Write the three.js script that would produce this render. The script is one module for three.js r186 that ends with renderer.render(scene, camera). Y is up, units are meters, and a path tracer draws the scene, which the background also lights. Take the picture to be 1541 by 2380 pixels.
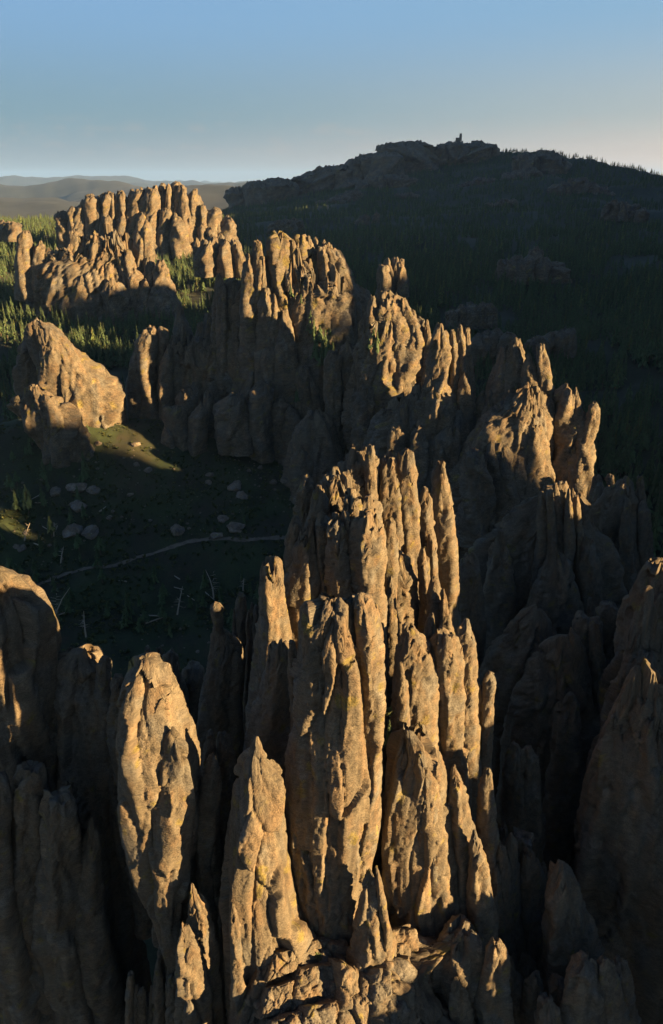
import * as THREE from 'three';
import { mergeGeometries } from 'three/addons/utils/BufferGeometryUtils.js';

// ---------------------------------------------------------------- camera
const EYE = 160;                                   // metres above the valley datum
const PITCH = THREE.MathUtils.degToRad(23.44), FOV = 68, FPX = 1190 / Math.tan(THREE.MathUtils.degToRad(FOV / 2));
const scene = new THREE.Scene();
const camera = new THREE.PerspectiveCamera(FOV, 663 / 1024, 0.5, 90000);
camera.position.set(0, EYE, 0);
camera.rotation.set(-PITCH, 0, 0);
const renderer = new THREE.WebGLRenderer({ antialias: true });
renderer.toneMapping = THREE.LinearToneMapping;
renderer.toneMappingExposure = 5.5;
renderer.shadowMap.enabled = true;

// ---------------------------------------------------------------- sky and sun
const SUN_AZ = THREE.MathUtils.degToRad(66), SUN_EL = THREE.MathUtils.degToRad(12);   // azimuth from behind the camera towards the right
const toSun = new THREE.Vector3(Math.sin(SUN_AZ) * Math.cos(SUN_EL), Math.sin(SUN_EL), Math.cos(SUN_AZ) * Math.cos(SUN_EL));
const sun = new THREE.DirectionalLight(new THREE.Color().setRGB(1.0, 0.665, 0.30), 5);
sun.position.copy(toSun).multiplyScalar(900).add(new THREE.Vector3(0, 60, -200));
sun.target.position.set(0, 60, -200);
sun.castShadow = true;
sun.shadow.mapSize.set(4096, 4096);
Object.assign(sun.shadow.camera, { left: -700, right: 700, top: 400, bottom: -400, near: 1, far: 2600 });
scene.add(sun, sun.target);
{
  const AIR = 0.172, W = 2048, H = 1024, data = new Float32Array(W * H * 4);
  const mix = (a, b, t) => a.map((v, i) => v + (b[i] - v) * t);
  const ss = (a, b, x) => { const t = Math.min(1, Math.max(0, (x - a) / (b - a))); return t * t * (3 - 2 * t); };
  const hash = (x, y) => { const s = Math.sin(x * 127.1 + y * 311.7) * 43758.5453; return s - Math.floor(s); };
  const vn = (x, y) => { const i = Math.floor(x), j = Math.floor(y), u = x - i, v = y - j, a = u * u * (3 - 2 * u), b = v * v * (3 - 2 * v); return (hash(i, j) * (1 - a) + hash(i + 1, j) * a) * (1 - b) + (hash(i, j + 1) * (1 - a) + hash(i + 1, j + 1) * a) * b; };
  for (let j = 0; j < H; j++) {
    const el = ((j + 0.5) / H - 0.5) * 180;
    for (let i = 0; i < W; i++) {
      const a = ((i + 0.5) / W - 0.5) * 2 * Math.PI, dx = Math.cos(a), dz = Math.sin(a);
      const side = (dx * Math.sin(SUN_AZ) + dz * Math.cos(SUN_AZ)) * 0.5 + 0.5;      // 1 under the sun, 0 opposite
      const fromView = Math.atan2(dx, -dz) * 180 / Math.PI;
      let low = mix([0.36, 0.36, 0.365], [1.35, 0.90, 0.62], ss(0.12, 0.72, side));
      let mid = mix([0.21, 0.345, 0.42], [0.68, 0.66, 0.58], ss(0.12, 0.75, side));
      let top = mix([0.225, 0.425, 0.685], [0.32, 0.52, 0.68], ss(0.1, 0.8, side));
      let c = mix(low, mid, ss(-0.5, 4.5, el)); c = mix(c, top, ss(3, 10.5, el)); c = mix(c, [0.05, 0.12, 0.29], ss(9, 48, el));
      if (el > 0.5 && el < 6) {                                                     // thin streaks of cloud low in the sky
        const n = vn(fromView * 0.55 + 3, el * 3.1) * 0.6 + vn(fromView * 1.7, el * 6.5 + 9) * 0.4;
        const k = ss(0.52, 0.8, n) * ss(1.2, 2.2, el) * ss(4.6, 3.2, el) * 0.22;
        c = mix(c, [0.56, 0.47, 0.42], k);
      }
      const o = (j * W + i) * 4; data[o] = c[0] * AIR; data[o + 1] = c[1] * AIR; data[o + 2] = c[2] * AIR; data[o + 3] = 1;
    }
  }
  const t = new THREE.DataTexture(data, W, H, THREE.RGBAFormat, THREE.FloatType);
  t.mapping = THREE.EquirectangularReflectionMapping; t.magFilter = THREE.LinearFilter; t.needsUpdate = true;
  scene.background = t; scene.environment = t;
}

// ---------------------------------------------------------------- numbers and noise
function rng(seed) { let s = (seed * 2654435761) >>> 0; return () => { s = (s + 0x6D2B79F5) | 0; let t = Math.imul(s ^ (s >>> 15), 1 | s); t = (t + Math.imul(t ^ (t >>> 7), 61 | t)) ^ t; return ((t ^ (t >>> 14)) >>> 0) / 4294967296; }; }
const clamp = (x, a, b) => x < a ? a : x > b ? b : x, lerp = (a, b, t) => a + (b - a) * t;
const smooth = (a, b, x) => { const t = clamp((x - a) / (b - a), 0, 1); return t * t * (3 - 2 * t); };
const perm = new Uint8Array(512); { const r = rng(7), p = [...Array(256).keys()]; for (let i = 255; i > 0; i--) { const j = Math.floor(r() * (i + 1)); [p[i], p[j]] = [p[j], p[i]]; } for (let i = 0; i < 512; i++) perm[i] = p[i & 255]; }
const grad = (h, x, y, z) => { h &= 15; const u = h < 8 ? x : y, v = h < 4 ? y : h === 12 || h === 14 ? x : z; return ((h & 1) ? -u : u) + ((h & 2) ? -v : v); };
function noise(x, y, z) {
  const X0 = Math.floor(x), Y0 = Math.floor(y), Z0 = Math.floor(z); x -= X0; y -= Y0; z -= Z0;
  const X = X0 & 255, Y = Y0 & 255, Z = Z0 & 255, u = x * x * x * (x * (x * 6 - 15) + 10), v = y * y * y * (y * (y * 6 - 15) + 10), w = z * z * z * (z * (z * 6 - 15) + 10);
  const A = perm[X] + Y, AA = perm[A] + Z, AB = perm[A + 1] + Z, B = perm[X + 1] + Y, BA = perm[B] + Z, BB = perm[B + 1] + Z;
  return lerp(lerp(lerp(grad(perm[AA], x, y, z), grad(perm[BA], x - 1, y, z), u), lerp(grad(perm[AB], x, y - 1, z), grad(perm[BB], x - 1, y - 1, z), u), v),
    lerp(lerp(grad(perm[AA + 1], x, y, z - 1), grad(perm[BA + 1], x - 1, y, z - 1), u), lerp(grad(perm[AB + 1], x, y - 1, z - 1), grad(perm[BB + 1], x - 1, y - 1, z - 1), u), v), w);
}
const fbm = (x, y, z, o) => { let s = 0, a = 1; for (let i = 0; i < o; i++) { s += a * noise(x, y, z); a *= 0.5; x = x * 2.03 + 17.1; y = y * 2.03 + 5.3; z = z * 2.03 + 9.7; } return s; };
const VO = { f1: 0, f2: 0, id: 0, tilt: 0 };
function cells(x, y, z) {                       // distances to the two nearest jittered points, and a number for the nearest
  const X = Math.floor(x), Y = Math.floor(y), Z = Math.floor(z); let f1 = 9, f2 = 9, id = 0, ax = 0, ay = 0, az = 0;
  for (let i = -1; i < 2; i++) for (let j = -1; j < 2; j++) for (let k = -1; k < 2; k++) {
    let h = Math.imul(X + i, 374761393) + Math.imul(Y + j, 668265263) + Math.imul(Z + k, 1274126177) | 0; h = Math.imul(h ^ (h >>> 13), 1103515245); h ^= h >>> 16;
    const dx = X + i + ((h & 1023) / 1023) - x, dy = Y + j + (((h >>> 10) & 1023) / 1023) - y, dz = Z + k + (((h >>> 20) & 1023) / 1023) - z, q = dx * dx + dy * dy + dz * dz;
    if (q < f1) { f2 = f1; f1 = q; id = h; ax = dx; ay = dy; az = dz; } else if (q < f2) f2 = q;
  }
  VO.h = id; VO.x = x + ax; VO.y = y + ay; VO.z = z + az; VO.f1 = Math.sqrt(f1); VO.f2 = Math.sqrt(f2); VO.id = ((Math.imul(id, 2246822519) >>> 8) & 65535) / 65535;
  const t = VO.id * 40.7; VO.tilt = ax * Math.cos(t) + az * Math.sin(t) + ay * (VO.id * 7.3 % 1 - 0.5) * 1.4;
}

// ---------------------------------------------------------------- layout: sight lines of the survey photograph to points in the place
const SP = Math.sin(PITCH), CP = Math.cos(PITCH);
function at(px, py, d) {                        // the point on the upright plane d metres ahead that lies on that line of sight
  const u = (px - 770.5) / FPX, v = (1190 - py) / FPX, t = d / (CP + SP * v);
  return { x: t * u, y: EYE + t * (v * CP - SP), z: -d, t };
}
const names = {};
function numbered(n) { const k = names[n] = (names[n] ?? -1) + 1; return k ? `${n}_${String(k).padStart(3, '0')}` : n; }
function tag(o, label, category, group, kind) { if (label) o.userData.label = label; if (category) o.userData.category = category; if (group) o.userData.group = group; if (kind) o.userData.kind = kind; return o; }
function put(o) { o.traverse((m) => { if (m.isMesh) { m.castShadow = true; m.receiveShadow = true; } }); scene.add(o); return o; }

// ---------------------------------------------------------------- materials
function tileTexture(n, fill, srgb) {
  const a = new Uint8Array(n * n * 4); for (let j = 0; j < n; j++) for (let i = 0; i < n; i++) { const c = fill(i / n, j / n), o = (j * n + i) * 4; a[o] = c[0]; a[o + 1] = c[1]; a[o + 2] = c[2]; a[o + 3] = 255; }
  const t = new THREE.DataTexture(a, n, n); t.wrapS = t.wrapT = THREE.RepeatWrapping; t.magFilter = THREE.LinearFilter; t.minFilter = THREE.LinearMipmapLinearFilter; t.generateMipmaps = true; if (srgb) t.colorSpace = THREE.SRGBColorSpace; t.needsUpdate = true; return t;
}
const torus = (u, v, f, o, sy = 1) => {         // noise that repeats over the tile
  const b = (x, y) => noise(x * f, y * f * sy, o); const w = smooth(0.75, 1, u), q = smooth(0.75, 1, v);
  return lerp(lerp(b(u, v), b(u - 1, v), w), lerp(b(u, v - 1), b(u - 1, v - 1), w), q);
};
const grainMap = tileTexture(512, (u, v) => {
  let g = 0.80 + 0.10 * torus(u, v, 9, 1.5) + 0.13 * torus(u, v, 36, 4.5) + 0.16 * torus(u, v, 110, 8.5) + 0.08 * torus(u, v, 6, 12.5, 5);
  const speck = torus(u, v, 150, 20.5); if (speck > 0.38) g += 0.22; if (speck < -0.42) g -= 0.28;
  g = clamp(g, 0.25, 1); return [255 * g, 255 * clamp(g * 0.985, 0, 1), 255 * clamp(g * 0.96, 0, 1)];
}, true);
const bumpTex = tileTexture(512, (u, v) => {
  let g = 0.5 + 0.22 * torus(u, v, 12, 31.5) + 0.18 * torus(u, v, 40, 33.5) + 0.14 * torus(u, v, 120, 35.5) + 0.16 * torus(u, v, 5, 37.5, 8); g = clamp(g, 0, 1) * 255; return [g, g, g];
}, false);
const rockNear = new THREE.MeshStandardMaterial({ vertexColors: true, map: grainMap, bumpMap: bumpTex, bumpScale: 0.16, roughness: 0.92 });
const rockMid = new THREE.MeshStandardMaterial({ vertexColors: true, map: grainMap, bumpMap: bumpTex, bumpScale: 0.45, roughness: 0.95 });
const plainVC = new THREE.MeshStandardMaterial({ vertexColors: true, roughness: 1 });

function rockColour(out, o, x, y, z, s, lichen, cellTone) {      // mineral tone, stains, lichen: by place in the rock alone
  const n1 = fbm(x * 0.9 / s, y * 0.45 / s, z * 0.9 / s, 3), n2 = fbm(x * 2.3 / s + 40, y * 0.7 / s, z * 2.3 / s, 3), n3 = noise(x * 9 / s, y * 7 / s, z * 9 / s);
  let r = 0.288, g = 0.240, b = 0.176;
  const warm = smooth(-0.25, 0.6, n2); r += 0.045 * warm; g -= 0.006 * warm; b -= 0.032 * warm;
  const grey = smooth(0.05, 0.6, n1); r = lerp(r, 0.275, grey); g = lerp(g, 0.256, grey); b = lerp(b, 0.225, grey);
  const streak = smooth(0.28, 0.62, fbm(x * 3.1 / s, y * 0.32 / s, z * 3.1 / s + 70, 2)); r = lerp(r, 0.135, streak * 0.6); g = lerp(g, 0.112, streak * 0.6); b = lerp(b, 0.088, streak * 0.6);
  const spot = smooth(0.42, 0.55, n3 + 0.25 * n1); r = lerp(r, 0.12, spot * 0.5); g = lerp(g, 0.11, spot * 0.5); b = lerp(b, 0.09, spot * 0.5);
  const li = smooth(0.50 - lichen, 0.68 - lichen, fbm(x * 1.5 / s + 9, y * 1.1 / s + 3, z * 1.5 / s, 3)) * (n3 > -0.25 ? 1 : 0.35); r = lerp(r, 0.40, li * 0.75); g = lerp(g, 0.325, li * 0.75); b = lerp(b, 0.07, li * 0.75);
  const pale = cellTone > 0.3 ? 0.12 : 0; const k = 0.51 + pale + 0.15 * cellTone + 0.08 * n3; out[o] = r * k; out[o + 1] = g * k; out[o + 2] = b * k;
}

// ---------------------------------------------------------------- granite pillars
const DETAIL = 1.85;                             // picture elements per mesh cell
let triangles = 0;
function hermite(xs, ys, x) {
  const n = xs.length; if (x <= xs[0]) return ys[0]; if (x >= xs[n - 1]) return ys[n - 1];
  let i = 0; while (x > xs[i + 1]) i++;
  const sl = (k) => (ys[k + 1] - ys[k]) / (xs[k + 1] - xs[k]);
  const tan = (k) => { if (k === 0) return sl(0); if (k === n - 1) return sl(n - 2); const a = sl(k - 1), b = sl(k); return a * b <= 0 ? 0 : 2 * a * b / (a + b); };
  const h = xs[i + 1] - xs[i], t = (x - xs[i]) / h, t2 = t * t, t3 = t2 * t;
  return ys[i] * (2 * t3 - 3 * t2 + 1) + h * tan(i) * (t3 - 2 * t2 + t) + ys[i + 1] * (-2 * t3 + 3 * t2) + h * tan(i + 1) * (t3 - t2);
}
// rows: [y, left, right, distance?] from the tip down; thick: depth over width; cut: size of the joint blocks over half-width; rough, lichen, dome
function pillarGeometry(p, origin) {
  const rows = p.rows.map(([y, l, r, d = p.d]) => { const a = at(l, y, d), b = at(r, y, d); return { y: a.y, c: (a.x + b.x) / 2, h: Math.max(0.05, (b.x - a.x) / 2), d, t: a.t }; });
  rows.sort((a, b) => a.y - b.y);
  const low = rows[0], ext = p.ext ?? 6;
  const ys = rows.map((r) => r.y), C = rows.map((r) => r.c), Hh = rows.map((r) => r.h), D = rows.map((r) => r.d);
  const pre = low.y - ext, hi = rows[rows.length - 1];
  ys.unshift(pre); C.unshift(low.c + (p.extShift ?? 0)); Hh.unshift(low.h * (p.flare ?? 1.12)); D.unshift(low.d);
  const mean = Hh.reduce((a, b) => a + b) / Hh.length, thick = p.thick ?? 0.95, dome = p.dome ?? 0.5;
  const px = hi.t / 759 * (p.detail ?? DETAIL), top = hi.y, H = top - pre;
  const nV = Math.round(clamp(H / px / 1.15, 14, 420)), nU = Math.round(clamp(mean * Math.PI * 1.25 / px, 14, 300)), nD = Math.round(clamp(hi.h * 1.2 / px, 3, 40));
  const rowsN = nV + 1 + nD, cols = nU + 1, N = rowsN * cols + 1;
  const pos = new Float32Array(N * 3), col = new Float32Array(N * 3), uv = new Float32Array(N * 2);
  const so = (p.seed ?? 1) * 13.37, cs = (p.cut ?? 0.62) * mean, rough = p.rough ?? 1, tile = p.tile ?? (low.d < 160 ? 5 : low.d < 420 ? 22 : 60);
  const near = low.d < 160, fat = p.fat ?? (near ? 1.04 : 1.22), jagMost = H * 0.09, tallBy = p.tall ?? (near ? 7 : 8), bands = p.bands ?? 1, spin = p.spin ?? 0, edge = p.edge ?? (near ? 13 : 14), cosS = Math.cos(spin), sinS = Math.sin(spin);
  const R = rng((p.seed ?? 1) + 991), nS = (near ? 5 : 4) + Math.floor(R() * (near ? 3 : 2)), a0 = R() * 6.28, sides = p.sides ? p.sides.map(([a, s]) => [a * Math.PI / 180, s]) : [...Array(nS)].map((_, i) => [a0 + (i + (R() - 0.5) * 0.6) / nS * 6.2832, 0.84 + 0.16 * R()]), sOff = sides.map(() => 1), ph = R() * 6.28, ph2 = R() * 6.28, tw = (R() - 0.5) * 1.2 / (H + 1);
  const shellAt = (a, y) => {                      // the unbroken surface at that bearing and height
    const yy = clamp(y, pre, top), h = hermite(ys, Hh, yy) * fat, c = hermite(ys, C, yy), d = hermite(ys, D, yy), ex = Math.sin(a), ez = Math.cos(a); let sum = 0;
    for (let q = 0; q < sides.length; q++) { const w = (p.wobble ?? (near ? 0.15 : 0.18)) * (noise(y / (mean * 2.6) + q * 7.1, so, 0.5) + 0.5 * noise(y / (mean * 0.8) + q * 3.3, so, 4.5)), cs1 = Math.cos(a - sides[q][0] - tw * 9 * (y - pre)); if (cs1 > 0.02) sum += Math.pow(cs1 / (sides[q][1] * (1 + w)), edge); }
    const rho = Math.min(1.3, Math.pow(sum + 1e-9, -1 / edge)); return [c + h * ex * rho, yy, -d + h * thick * ez * rho];
  };
  const facets = [new Map(), new Map()];
  const facetOf = (level, sx, sy) => {             // a flat break through the middle of the joint block the last call of cells() found
    const m = facets[level]; let f = m.get(VO.h); if (f) return f;
    const cx = (VO.x - so - (level ? 7 : 0)) * sx, cy = VO.y * sy, cz = VO.z * sx, yy = clamp(cy, pre, top), a = Math.atan2(cx - hermite(ys, C, yy), (cz + hermite(ys, D, yy)) / thick);
    const S = shellAt(a, cy), A = shellAt(a + 0.12, cy), B2 = shellAt(a - 0.12, cy), U = shellAt(a, cy + mean * 0.3), L = shellAt(a, cy - mean * 0.3), j = VO.id, j1 = (j * 17.31) % 1 - 0.5, j2 = (j * 41.77) % 1 - 0.5;
    const tx = A[0] - B2[0], tz = A[2] - B2[2], ux = U[0] - L[0], uy = Math.max(0.01, U[1] - L[1]), uz = U[2] - L[2];
    let nx = -uy * tz, ny = ux * tz - tx * uz, nz = uy * tx; let q = Math.hypot(nx, ny, nz) || 1; nx /= q; ny /= q; nz /= q;
    const jit = level ? 0.5 : 0.42; nx += jit * j1 * nz; nz -= jit * j1 * nx; ny += jit * 0.7 * j2; q = Math.hypot(nx, ny, nz); m.set(VO.h, f = [S[0], S[1], S[2], nx / q, ny / q, nz / q]); return f;
  };
  const flat = (f, X, Y, Z, ox, oy, oz, most) => { const dn = ox * f[3] + oy * f[4] + oz * f[5]; if (dn < 0.3) return 0; return clamp(((f[0] - X) * f[3] + (f[1] - Y) * f[4] + (f[2] - Z) * f[5]) / dn, -most, most); };
  const put3 = (k, X, Y, Z, ox, oy, oz, size, u, v) => {
    // joints: tall blocks parted by clefts, each a little in or out; smaller blocks within; ledges; weathered grain
    const wx = noise(X / (cs * 2.2) + so, Y / (cs * 5), Z / (cs * 2.2)) * cs * 0.55, wz = noise(X / (cs * 2.2) + so + 31, Y / (cs * 5), Z / (cs * 2.2)) * cs * 0.55;
    const qx = X + wx, qz = Z + wz, qy = Y + cs * 0.8 * noise(X / cs / 3, 3.7, Z / cs / 3 + so);
    cells(qx / cs + so, qy / (cs * tallBy), qz / cs); const e1 = VO.f2 - VO.f1, id1 = VO.id, F1 = flat(facetOf(0, cs, cs * tallBy), X, Y, Z, ox, oy, oz, cs * 0.45);
    const s2 = cs * 0.38; cells(qx / s2 + so + 7, qy / (s2 * 3), qz / s2); const e2 = VO.f2 - VO.f1, id2 = VO.id, F2 = flat(facetOf(1, s2, s2 * 3), X, Y, Z, ox, oy, oz, s2 * 0.4);
    let third = 0; if (near) { const s3 = cs * 0.15; cells(qx / (cs * 0.5) + so + 11, qy / (cs * 9), qz / (cs * 0.5)); third = -0.13 * Math.exp(-(VO.f2 - VO.f1) * 17) + 0.05 * (VO.id - 0.5); cells(qx / s3 + so + 3, qy / (s3 * 1.6), qz / s3); third += 0.018 * (VO.id - 0.5) + 0.03 * VO.tilt - 0.02 * Math.exp(-(VO.f2 - VO.f1) * 9); }
    const f = fbm(X / cs * 1.1 + so, Y / cs * 0.55, Z / cs * 1.1, 3), g = fbm(X / cs * 5 + so, Y / cs * 4, Z / cs * 5, 3);
    const ledge = noise(X / cs * 0.35 + so, Y / cs * 3.4, Z / cs * 0.35) + 0.5 * noise(X / cs * 0.5 + so, Y / cs * 8.5, Z / cs * 0.5);
    const deep = p.cleft ?? 1;
    const k1 = p.facet ?? 0.85, k2 = rough > 0 ? Math.min(1, rough) * (near ? 0.35 : 0.45) : 0;
    let disp = F1 * k1 * (1 - k2) + F2 * k2 + cs * (deep * 0.22 * (id1 - 0.5) - (near ? 0.12 + 0.2 * deep : 0.42 * deep) * Math.exp(-e1 * (near ? 20 : 12)) + rough * ((near ? 0.05 : 0.08) * (id2 - 0.5) - 0.07 * Math.exp(-e2 * 18) + third) + 0.03 * f + (near ? 0.022 : 0.045) * rough * g + (near ? 0.016 : 0.02) * bands * ledge);
    disp *= clamp(size / (mean * 0.55), 0.18, 1);
    const o = k * 3, crown = smooth(near ? 0.84 : 0.74, 1, (Y - pre) / H); cells(qx / (cs * 0.8) + so + 5, 3.5, qz / (cs * 0.8)); const sink = (p.jag ?? (near ? 0.75 : 1)) * crown * (VO.id * 0.9 + (near ? 0 : 0.25 * id2)) * Math.min(jagMost * (near ? 1 : 1.6), near ? cs * 1.6 : mean * 0.7); pos[o] = X + ox * disp - origin.x; pos[o + 1] = Y + oy * disp - sink - origin.y; pos[o + 2] = Z + oz * disp - origin.z;
    if (p.name === 'block') { uv[k * 2] = (X - 0.35 * Z) / tile; uv[k * 2 + 1] = (Y * 0.8 - Z * 0.7) / tile; } else { uv[k * 2] = u / tile; uv[k * 2 + 1] = v / tile; }
    rockColour(col, o, X + so * 3, Y, Z, Math.max(cs, 0.8) * 1.6, p.lichen ?? 0, (id1 * 0.6 + id2 * 0.4) - 0.5);
  };
  let k = 0;
  for (let j = 0; j < rowsN; j++) {
    let y, sc = 1, oy = 0.08;
    if (j <= nV) y = pre + H * j / nV; else { const a = (j - nV) / (nD + 1) * Math.PI / 2; sc = Math.cos(a); oy = Math.sin(a); y = top + hi.h * dome * Math.sin(a); }
    const yy = Math.min(y, top), c = hermite(ys, C, yy), h = hermite(ys, Hh, yy) * sc * fat, d = hermite(ys, D, yy), th = (h * thick);
    for (let q = 0; q < sides.length; q++) sOff[q] = 1 + (p.wobble ?? (near ? 0.15 : 0.18)) * noise(y / (mean * 2.6) + q * 7.1, so, 0.5) + (p.wobble ?? (near ? 0.15 : 0.18)) * 0.5 * noise(y / (mean * 0.8) + q * 3.3, so, 4.5);
    for (let i = 0; i < cols; i++) {
      const s = i / nU * 2 - 1, a = Math.PI * s * (0.48 + 0.52 * Math.abs(s));
      const ex = Math.sin(a), ez = Math.cos(a);
      let sum = 0; for (let q = 0; q < sides.length; q++) { const cs1 = Math.cos(a - sides[q][0] - tw * 9 * (y - pre)); if (cs1 > 0.02) sum += Math.pow(cs1 / (sides[q][1] * sOff[q]), edge); }
      const rho = Math.min(1.3, Math.pow(sum + 1e-9, -1 / edge)), lx = h * ex * rho, lz = th * ez * rho;
      const X = c + lx * cosS + lz * sinS, Z = -d - lx * sinS + lz * cosS;
      let nx = ex / 1, nz = ez / thick; const q = Math.hypot(nx, nz) || 1; const hz = Math.sqrt(1 - oy * oy); nx = nx / q * hz; nz = nz / q * hz;
      put3(k, X, y, Z, nx * cosS + nz * sinS, oy, -nx * sinS + nz * cosS, h, a * mean * 1.1, y - pre); k++;
    }
  }
  put3(k, hermite(ys, C, top), top + hi.h * dome, -hermite(ys, D, top), 0, 1, 0, hi.h * 0.1, 0, H);
  const idx = new Uint32Array(((rowsN - 1) * nU * 2 + nU) * 3); let q = 0;
  for (let j = 0; j < rowsN - 1; j++) for (let i = 0; i < nU; i++) { const a = j * cols + i, b = a + 1, c = a + cols, d = c + 1; idx[q++] = a; idx[q++] = b; idx[q++] = d; idx[q++] = a; idx[q++] = d; idx[q++] = c; }
  for (let i = 0; i < nU; i++) { const a = (rowsN - 1) * cols + i; idx[q++] = a; idx[q++] = a + 1; idx[q++] = k; }
  // the last column repeats the first so that the joint at the back closes
  for (let j = 0; j < rowsN; j++) { const a = (j * cols) * 3, b = (j * cols + nU) * 3; for (let m = 0; m < 3; m++) { pos[b + m] = pos[a + m]; col[b + m] = col[a + m]; } }
  const geo = new THREE.BufferGeometry(); geo.setAttribute('position', new THREE.BufferAttribute(pos, 3)); geo.setAttribute('color', new THREE.BufferAttribute(col, 3)); geo.setAttribute('uv', new THREE.BufferAttribute(uv, 2)); geo.setIndex(new THREE.BufferAttribute(idx, 1)); geo.computeVertexNormals();
  triangles += idx.length / 3;
  return geo;
}
function slabGeometry(s, origin) {                // corners: top left, top right, bottom right, bottom left as [x, y, distance]; deep: thickness
  const c = s.corners.map(([x, y, d]) => { const a = at(x, y, d); return new THREE.Vector3(a.x, a.y, a.z); }), nrm = new THREE.Vector3().crossVectors(c[2].clone().sub(c[3]), c[0].clone().sub(c[3])).normalize();
  if (nrm.z < 0) nrm.negate();
  const g = new THREE.BoxGeometry(1, 1, 1, 44, 44, 26), P = g.attributes.position, col = new Float32Array(P.count * 3), uv = g.attributes.uv, so = s.seed * 11.3, v = new THREE.Vector3(), size = c[0].distanceTo(c[2]) / 2, cs = size * (s.cut ?? 0.55);
  for (let i = 0; i < P.count; i++) {
    const u = P.getX(i) + 0.5, w = P.getY(i) + 0.5, t = 0.5 - P.getZ(i);
    v.copy(c[3]).lerp(c[2], u); const top = c[0].clone().lerp(c[1], u); v.lerp(top, w).addScaledVector(nrm, -t * s.deep);
    const eu = Math.abs(u - 0.5) * 2, ew = Math.abs(w - 0.5) * 2, round = 0.10 * size * (Math.pow(eu, 8) + Math.pow(ew, 8)) * (1 - t);
    v.addScaledVector(nrm, -round);
    const X = v.x, Y = v.y, Z = v.z, wx = noise(X / size + so, Y / size, Z / size) * cs * 0.5;
    cells((X + wx) / cs + so, (Y + wx) / (cs * 1.8), Z / cs); const e1 = VO.f2 - VO.f1, id1 = VO.id, t1 = VO.tilt, s2 = cs * 0.35; cells(X / s2 + so, Y / s2, Z / s2); const e2 = VO.f2 - VO.f1, id2 = VO.id, t2 = VO.tilt;
    const disp = cs * (0.26 * (id1 - 0.5) + 0.26 * t1 - 0.28 * Math.exp(-e1 * 15) + 0.05 * (id2 - 0.5) + 0.07 * t2 - 0.05 * Math.exp(-e2 * 14)) + size * (0.10 * fbm(X / size + so, Y / size, Z / size, 4) + 0.012 * fbm(X * 2.2, Y * 2.2, Z * 2.2 + so, 3));
    v.addScaledVector(nrm, disp); v.x += 0.35 * disp * (u - 0.5); v.y += size * 0.16 * noise(u * 3 + so, 1.5, t * 2) * Math.abs(w - 0.5) * 2;
    P.setXYZ(i, v.x - origin.x, v.y - origin.y, v.z - origin.z); rockColour(col, i * 3, X + so, Y, Z, 2.2, s.lichen ?? 0, id1 * 0.6 + id2 * 0.4 - 0.5); uv.setXY(i, (X - 0.35 * Z) / 5, (Y * 0.8 - Z * 0.7) / 5);
  }
  g.setAttribute('color', new THREE.BufferAttribute(col, 3)); g.computeVertexNormals(); triangles += g.index.count / 3; return g;
}
function baseOf(p) { const r = p.rows[p.rows.length - 1], d = r[3] ?? p.d, a = at((r[1] + r[2]) / 2, r[0], d); return new THREE.Vector3(a.x, a.y - (p.ext ?? 6), a.z); }
function rock(name, label, category, pieces, group) {     // one formation: its pillars, blades and blocks are its parts
  const root = new THREE.Group(); root.name = numbered(name); tag(root, label, category, group);
  const q0 = pieces[0].corners && at(...pieces[0].corners[3]), o = q0 ? new THREE.Vector3(q0.x, q0.y - 2, q0.z) : baseOf(pieces[0]); root.position.copy(o);
  for (const p of pieces) { const m = new THREE.Mesh(p.corners ? slabGeometry(p, o) : pillarGeometry(p, o), p.corners || (p.d ?? 100) < 160 ? rockNear : rockMid); m.name = p.name ?? 'spire'; root.add(m); if (p.label) m.userData.label = p.label; }
  return put(root);
}
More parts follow.
